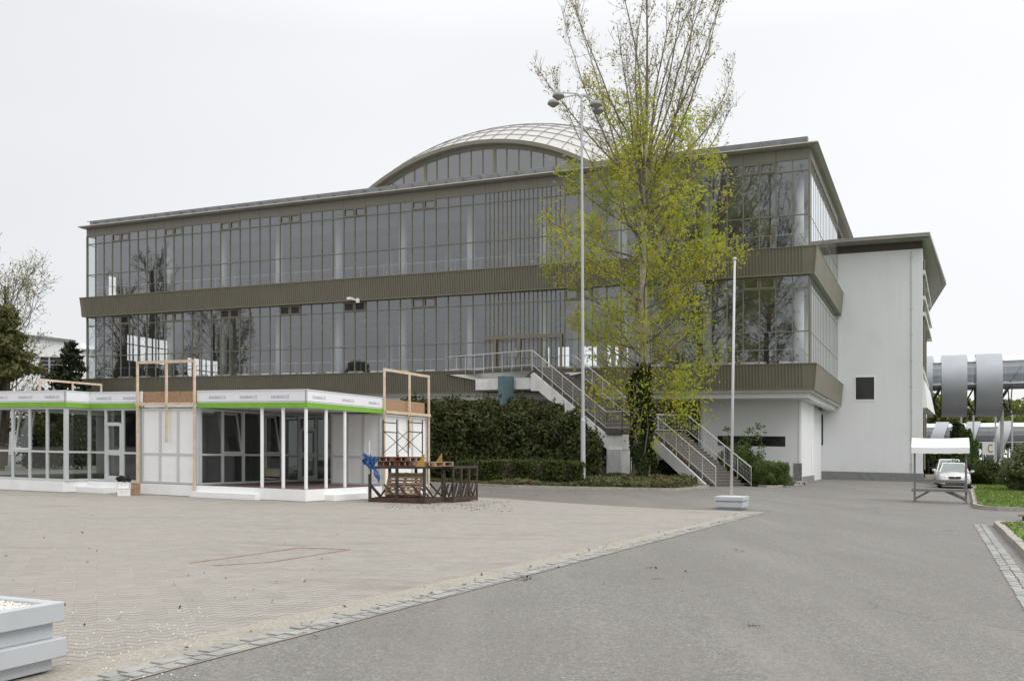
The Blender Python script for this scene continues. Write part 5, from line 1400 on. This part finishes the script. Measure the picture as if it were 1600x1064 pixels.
# a far belt of wood behind the camera (only its outline shows, low in the mirror)
P = []
for i in range(46):
    t = i / 45; x = -148 + 30 * t + R.uniform(-5, 5); h = R.uniform(8, 12) * (1.0 if i % 6 else 1.45); P.append(blob_points((x, 46 - 190 * t, h * .5), (4, 4.6, h * .52), 700, lump=.4, shell=.5)[0])
v, f = leaves(np.concatenate(P), 1.3, 1.3); mb = MB(); mb.arr(v, f); tag(mb.build('distant_wood', m_spruce), 'dark belt of distant trees mirrored low in the glazing', 'trees', kind='stuff')

# ------------------------------------------------------------------ hedges and shrubs by the hall
hx = [(664, 3.9, 49.2, 1.8), (702, 4.25, 49.8, 2.0), (752, 4.15, 49.6, 2.0), (800, 4.2, 50.2, 2.0), (840, 4.1, 50.0, 1.7), (872, 3.6, 49.8, 1.25), (903, 2.5, 49.6, .9)]
for i, (x, h, y, r) in enumerate(hx):
    lab = ['leftmost dark evergreen shrub of the tall hedge, beside the open booth', 'tall dark evergreen shrub next to the left end of the hedge', 'tall dark evergreen shrub behind the left end of the clipped hedge', 'dark evergreen shrub before the teal pillar', 'dark evergreen shrub in the hedge below the head of the stairs', 'rounded evergreen shrub under the upper stair flight', 'smallest evergreen shrub at the right end of the hedge behind the lamp mast'][i]
    bush('evergreen_shrub', lab, 'shrub', (( x - 800) / FPX * y, y, .1), (r * 1.1, 1.6, h * .485), 12000, .145, m_hedge, 'evergreen hedge in front of the hall', .30, flat=.9, sprigs=420)
for i, (x, h, y, r) in enumerate(((745, 1.15, 46.2, 1.0), (792, 1.2, 46.0, 1.15), (842, 1.22, 45.8, 1.1), (884, 1.2, 45.7, .95))):
    lab = ['low clipped shrub behind the empty rack', 'low clipped shrub second from the rack', 'low clipped shrub between the rack and the lamp mast, nearer the mast', 'low clipped shrub right beside the lamp mast'][i]
    bush('clipped_shrub', lab, 'shrub', ((x - 800) / FPX * y, y, .08), (r, .7, h * .52), 7000, .09, m_hedge2, 'low clipped hedge', .10, flat=.6, aspect=1.4, sprigs=30)
# shrubs right of the stairs
bush('juniper_shrub', 'spreading green shrub with upright sprigs beside the right stair railing', 'shrub', (13.3, 54.8, .05), (1.15, 1.0, 1.05), 7000, .10, m_juni, None, .35, aspect=2.4, sprigs=220)
bush('juniper_shrub', 'low rounded juniper at the foot of the stairs', 'shrub', (13.85, 51.5, .05), (.55, .6, .66), 4500, .06, m_juni, None, .2, aspect=2.2, sprigs=40)
bush('hedge_shrub', 'low hedge running from the stair foot to the white corner wall', 'shrub', (14.75, 53.0, .05), (.78, 1.6, .66), 9000, .07, m_juni, None, .18, flat=.8, sprigs=80)
for i in range(5):
    p = V(12.5 + i * .55, 55.2 + R.uniform(-.4, .3), .05)
    o = thing('sapling', 'thin leafy sapling rising above the green shrub before the slot window', 'sapling', p, group='saplings before the slot window'); sb2 = MB(); q = branch_path(p, V(R.uniform(-.1, .1), 0, 1), R.uniform(2.4, 3.5), 6, .06, .02, R); sb2.tube(q, [.025, .022, .018, .015, .012, .009, .006], 5); sb2.build('stem', m_twig, o)
    P = [tuple(v + V(R.gauss(0, .13), R.gauss(0, .13), R.gauss(0, .12))) for v in q[2:] for _ in range(26)]; v, f = leaves(np.array(P), .11, 2.2); mb = MB(); mb.arr(v, f); mb.build('foliage', m_juni, o)
sv = S(3.6, 9.3, .1); bush('dark_shrub', 'dark leaf mass added to darken the hollow under the lower stair flight', 'shrub', (sv.x, sv.y, .1), (1.2, .8, .75), 3500, .12, m_ivy, None, .25)  # leaf mass added so the space below the flight looks dark
# ground cover in the bed
gp = []
for k in range(90000):
    x, y = R.uniform(-8, 12.5), R.uniform(43, 56)
    if not inside((x, y), [(p.x + .0, p.y + .15) for p in BED] + [(10.6, 51), (9.0, 56), (-8, 56)]): continue
    if x > 8.9 + (y - 47) * .3 and y > 46.5: continue
    b = .5 + .5 * math.sin(x * 1.7 + 1) * math.sin(y * 1.3); gp.append((x, y, .1 + R.random() ** 1.6 * (.16 + .36 * b) * (1.0 if x > 3.5 else .6)))
v, f = leaves(np.array(gp), .11, 1.8, np.tile([0, -.4, .7], (len(gp), 1)), .8); mb = MB(); mb.arr(v, f)
o = mb.build('ground_cover', m_cover); tag(o, 'tangled green ground cover filling the planting bed round the poplar', 'ground cover', kind='stuff'); SHEAR.append(o)

# ------------------------------------------------------------------ right side planting
bush('willow_shrub', 'large grey-green bushy shrub on the lawn at the right edge', 'shrub', (27.75, 49.5, .1), (1.45, 1.4, 1.2), 13000, .10, m_willow, None, .26, aspect=2.4, core=.55, sprigs=420)
bush('low_shrub', 'low olive-green shrub between the car and the large grey-green one', 'shrub', (30.0, 60.5, .1), (1.7, 1.3, .80), 6500, .12, m_hedge2, None, .25, sprigs=120)
bush('conifer_shrub', 'dark upright conifer behind the market stall roof', 'shrub', (34.9, 71.5, .05), (.72, .8, 2.0), 6000, .16, m_juni, None, .2, sprigs=80)
bush('broad_shrub', 'broad dark shrub behind the parked cars', 'shrub', (33.4, 74, .05), (2.3, 1.6, 1.5), 7000, .17, m_hedge2, None, .25, sprigs=60)
k = (1494 - 800) / FPX
cf = conifer('spruce_tree', 'left one of two small spruces in front of the slanted skywalk rings', V((1493.5 - 800) / FPX * 104, 104, 0), 6.0, 1.25, 3000, m_spruce, 'small spruces before the skywalk', 2, .3)
dup(cf, (V((1500.5 - 800) / FPX * 106, 106, 0)), 1.0, 'right one of two small spruces in front of the slanted skywalk rings', scale=.98)
# spring woodland on the slope seen between the two skywalks
wt = None; wi = 0
for i in range(15):
    Yd = R.uniform(205, 240); x = 1440 + i * 14; p = V((x - 800) / FPX * Yd, Yd, 0); s = R.uniform(.85, 1.2)
    if wt is None:
        wt = thing('broadleaf_tree', 'spring-green broadleaf tree on the rise between the two skywalks', 'tree', p, group='trees beyond the skywalks')
        mb = MB(); mb.tube([V(0, 0, 0), V(0, 0, 7)], [.3, .15], 7)
        for j in range(9): mb.tube([V(0, 0, 4 + j * .4), V(3 * math.cos(j * 2.4), 3 * math.sin(j * 2.4), 8 + j * .5)], [.12, .03], 4)
        mb.build('trunk', m_barkd, wt, local=True)
        P = np.concatenate([blob_points((R.uniform(-2.6, 2.6), R.uniform(-2.6, 2.6), R.uniform(6, 12.5)), (2.6, 2.6, 2.3), 650, lump=.4, shell=.6)[0] for _ in range(9)])
        v, f = leaves(P, .55, 1.4); mb = MB(); mb.arr(v, f); mb.build('crown', m_spring, wt, local=True)
    else: dup(wt, p, R.uniform(0, 6), scale=(s, s, s * R.uniform(.9, 1.1)))
pole_o = None
for x in (1502, 1521, 1555.5, 1581.5):
    p = V((x - 800) / FPX * 140, 140, 0)
    if pole_o is None:
        pole_o = thing('lamp_post', 'slim grey post between the two skywalks', 'post', p, group='slim posts between the skywalks'); mb = MB(); mb.tube([V(0, 0, 0), V(0, 0, 8.6)], [.16, .12], 8); mb.build('mast', m_steel, pole_o, local=True)
        mb = MB(); mb.tube([V(0, 0, 8.6), V(.3, 0, 9.3), V(1.2, 0, 9.6)], .06, 6); mb.build('arm', m_steel, pole_o, local=True)
    else: dup(pole_o, p, 2.0)

# ------------------------------------------------------------------ left background
pine = thing('pine_tree', 'dense olive-green pine at the left edge behind the glazed booth', 'tree', V((0 - 800) / FPX * 56, 56, 0))
pb0 = Vector(pine.location); mb = MB(); mb.tube([pb0, pb0 + V(.2, 0, 5), pb0 + V(0, 0, 9.6)], [.28, .2, .04], 9)
P = []; nr = np.random.RandomState(9)
for i in range(70):
    z = nr.uniform(1.8, 9.6); a = nr.uniform(0, 6.28); L = (2.6 - max(0, z - 4.5) * .44) * nr.uniform(.45, 1.05); e_ = pb0 + V(math.cos(a) * L, math.sin(a) * L, z + L * .12)
    mb.tube([pb0 + V(0, 0, z - .2), e_], [.05, .015], 4, cap=False)
    P.append(blob_points(tuple(e_), (.66, .66, .34), 190, rng=nr, lump=.4, shell=.7)[0]); mid = (pb0 + V(0, 0, z)).lerp(e_, .55); P.append(blob_points(tuple(mid), (.55, .55, .34), 100, rng=nr, lump=.4, shell=.7)[0])
mb.build('trunk', m_barkd, pine); v, f = leaves(np.concatenate(P), .15, 2.6, rng=nr); mb = MB(); mb.arr(v, f); mb.build('crown', m_pine, pine)
bare_tree('birch_tree', 'nearly bare tree with fine twigs reaching out at the left edge', V(-37.0, 68, 0), 21, 12, 6.5, .6, m_poptop, .11, None, .24, 1.5, .22)
conifer('spruce_tree', 'dark spruce standing before the far white building', V((110 - 800) / FPX * 76, 76, 0), 10.2, 4.6, 4200, m_spruce, None, 5, .28, .02)
dsh = bush('dark_shrub', 'dark shrub against the left end of the hall', 'shrub', (-33.0, 74, 0), (2.3, 1.4, 2.6), 5000, .2, m_hedge, None, .35, sprigs=60)
bush('dark_shrub', 'dark shrub between the pine and the spruce behind the booth', 'shrub', (-30.5, 62, 0), (2.2, 1.4, 2.4), 6000, .17, m_hedge, None, .35, core=.6, sprigs=80)
# far white building
Yb = 128.0
bl0 = V((20 - 800) / FPX * Yb, Yb, 0); fb_ = thing('white_building', 'far white building with a dark gridded window behind the spruce', 'building', bl0, shear=True)
bz = lambda x, y: PD(x, y, Yb).z
X = lambda x: (x - 800) / FPX * Yb
mb = MB(); wx0, wx1, wz1, wz0 = X(61.5), X(97), bz(75, 557.5), bz(75, 594)
mb.hexa([V(X(-60), Yb, 0), V(wx0, Yb, 0), V(wx0, Yb + 14, 0), V(X(-60), Yb + 14, 0), V(X(-60), Yb, bz(-60, 515)), V(wx0, Yb, bz(61, 527)), V(wx0, Yb + 14, bz(61, 527)), V(X(-60), Yb + 14, bz(-60, 515))])
mb.hexa([V(wx1, Yb, 0), V(X(118), Yb, 0), V(X(118), Yb + 14, 0), V(wx1, Yb + 14, 0), V(wx1, Yb, bz(97, 531)), V(X(118), Yb, bz(118, 533.5)), V(X(118), Yb + 14, bz(118, 533.5)), V(wx1, Yb + 14, bz(97, 531))])
mb.hexa([V(wx0, Yb, wz1), V(wx1, Yb, wz1), V(wx1, Yb + 14, wz1), V(wx0, Yb + 14, wz1), V(wx0, Yb, bz(61, 527)), V(wx1, Yb, bz(97, 531)), V(wx1, Yb + 14, bz(97, 531)), V(wx0, Yb + 14, bz(61, 527))])
mb.box(wx0, wx1, Yb, Yb + 14, 0, wz0); mb.box(X(118) + .01, X(175), Yb + 2, Yb + 14, 0, bz(135, 545))
mb.build('wall', m_bwhite, fb_)
mb = MB(); mb.box(wx0, wx1, Yb + .3, Yb + .4, wz0, wz1); wi = mb.build('window', m_darkglass, fb_)
mb = MB()
for i in range(7): mb.box(wx0, wx1, Yb + .2, Yb + .299, wz0 + (wz1 - wz0) * i / 6 - .04, wz0 + (wz1 - wz0) * i / 6 + .04)
for i, t in enumerate((0, .42, 1)): mb.box(wx0 + (wx1 - wx0) * t - .12, wx0 + (wx1 - wx0) * t + .12, Yb + .1, Yb + .199, wz0, wz1)
mb.build('frame', m_steel, wi)
mb = MB(); mb.bar(V(X(40), Yb - .1, bz(40, 524.5)), V(X(118), Yb - .1, bz(118, 533.5)), .5, .35); mb.bar(V(X(118), Yb + 1.9, bz(119, 544.5)), V(X(150), Yb + 1.9, bz(150, 546)), .4, .3); mb.build('roof_edge', m_zinc, fb_)

# ------------------------------------------------------------------ small litter
pts = []
def scatter(x0, x1, y0, y1, n):
    for _ in range(n): p = G(R.uniform(x0, x1), R.uniform(y0, y1)); pts.append((p.x, p.y, .02))
scatter(660, 800, 782, 800, 260); scatter(600, 760, 788, 796, 160); scatter(0, 560, 800, 1000, 45); scatter(640, 1100, 850, 960, 14); scatter(1100, 1230, 766, 775, 60); scatter(760, 1000, 764, 775, 120)
for (x, y) in ((1141, 859), (1150, 862), (1170, 979), (1010, 888), (820, 905), (806, 907), (1020, 905), (812, 902)):
    p = G(x, y); pts += [(p.x + .035 * i, p.y + .004 * math.sin(i), .015) for i in range(5)]
for _ in range(90):
    t = R.uniform(9, 36); p = Pn + dE * t + nE * R.uniform(.15, .6); pts.append((p.x, p.y, .025))
v, f = leaves(np.array(pts), .030, 1.9, np.tile([0, 0, 1.5], (len(pts), 1)), .6); mb = MB(); mb.arr(v, f)
o = mb.build('leaf_litter', m_litter); tag(o, 'scattered dead leaves and twigs lying on the paving', 'leaf litter', kind='stuff'); SHEAR.append(o)
mb = MB()
for _ in range(260):
    q = R.random()
    p = G(R.uniform(95, 330), R.uniform(950, 1060)) if q < .7 else G(R.uniform(0, 500), R.uniform(830, 1000)); r = R.uniform(.004, .011)
    mb.add([p + V(-r, 0, .006), p + V(0, -r, .006), p + V(r, 0, .006), p + V(0, r, .006), p + V(0, 0, r * 1.3 + .006)], [(0, 1, 4), (1, 2, 4), (2, 3, 4), (3, 0, 4)])
o = mb.build('pebbles', m_gravel); tag(o, 'spilled white pebbles on the paving near the large planter', 'pebbles', kind='stuff'); SHEAR.append(o)
for (x0, y0, x1, y1) in ((0, 823, 28, 821), (262, 852, 290, 850)):
    pass

# ------------------------------------------------------------------ the cross fall of the site: everything steps down gently to the right
def fall(o):
    for ch in [o] + list(o.children_recursive):
        if ch.type != 'MESH': continue
        mw = ch.matrix_world; me = ch.data; n = len(me.vertices); co = np.empty(n * 3, dtype=np.float32); me.vertices.foreach_get('co', co); co = co.reshape(-1, 3)
        m = np.array(mw); wx_ = co @ m[0, :3] + m[0, 3]
        co[:, 2] -= SLOPE * wx_; me.vertices.foreach_set('co', co.ravel()); me.update()
bpy.context.view_layer.update()
done = set(o.name for o in SHEAR)
for o in list(C.objects):
    if o.parent or o.type not in ('MESH', 'EMPTY'): continue
    if o.name in done: fall(o)
    elif o.type == 'MESH' and o.location.length < 1e-6: fall(o)
    else: o.location.z -= SLOPE * o.location.x
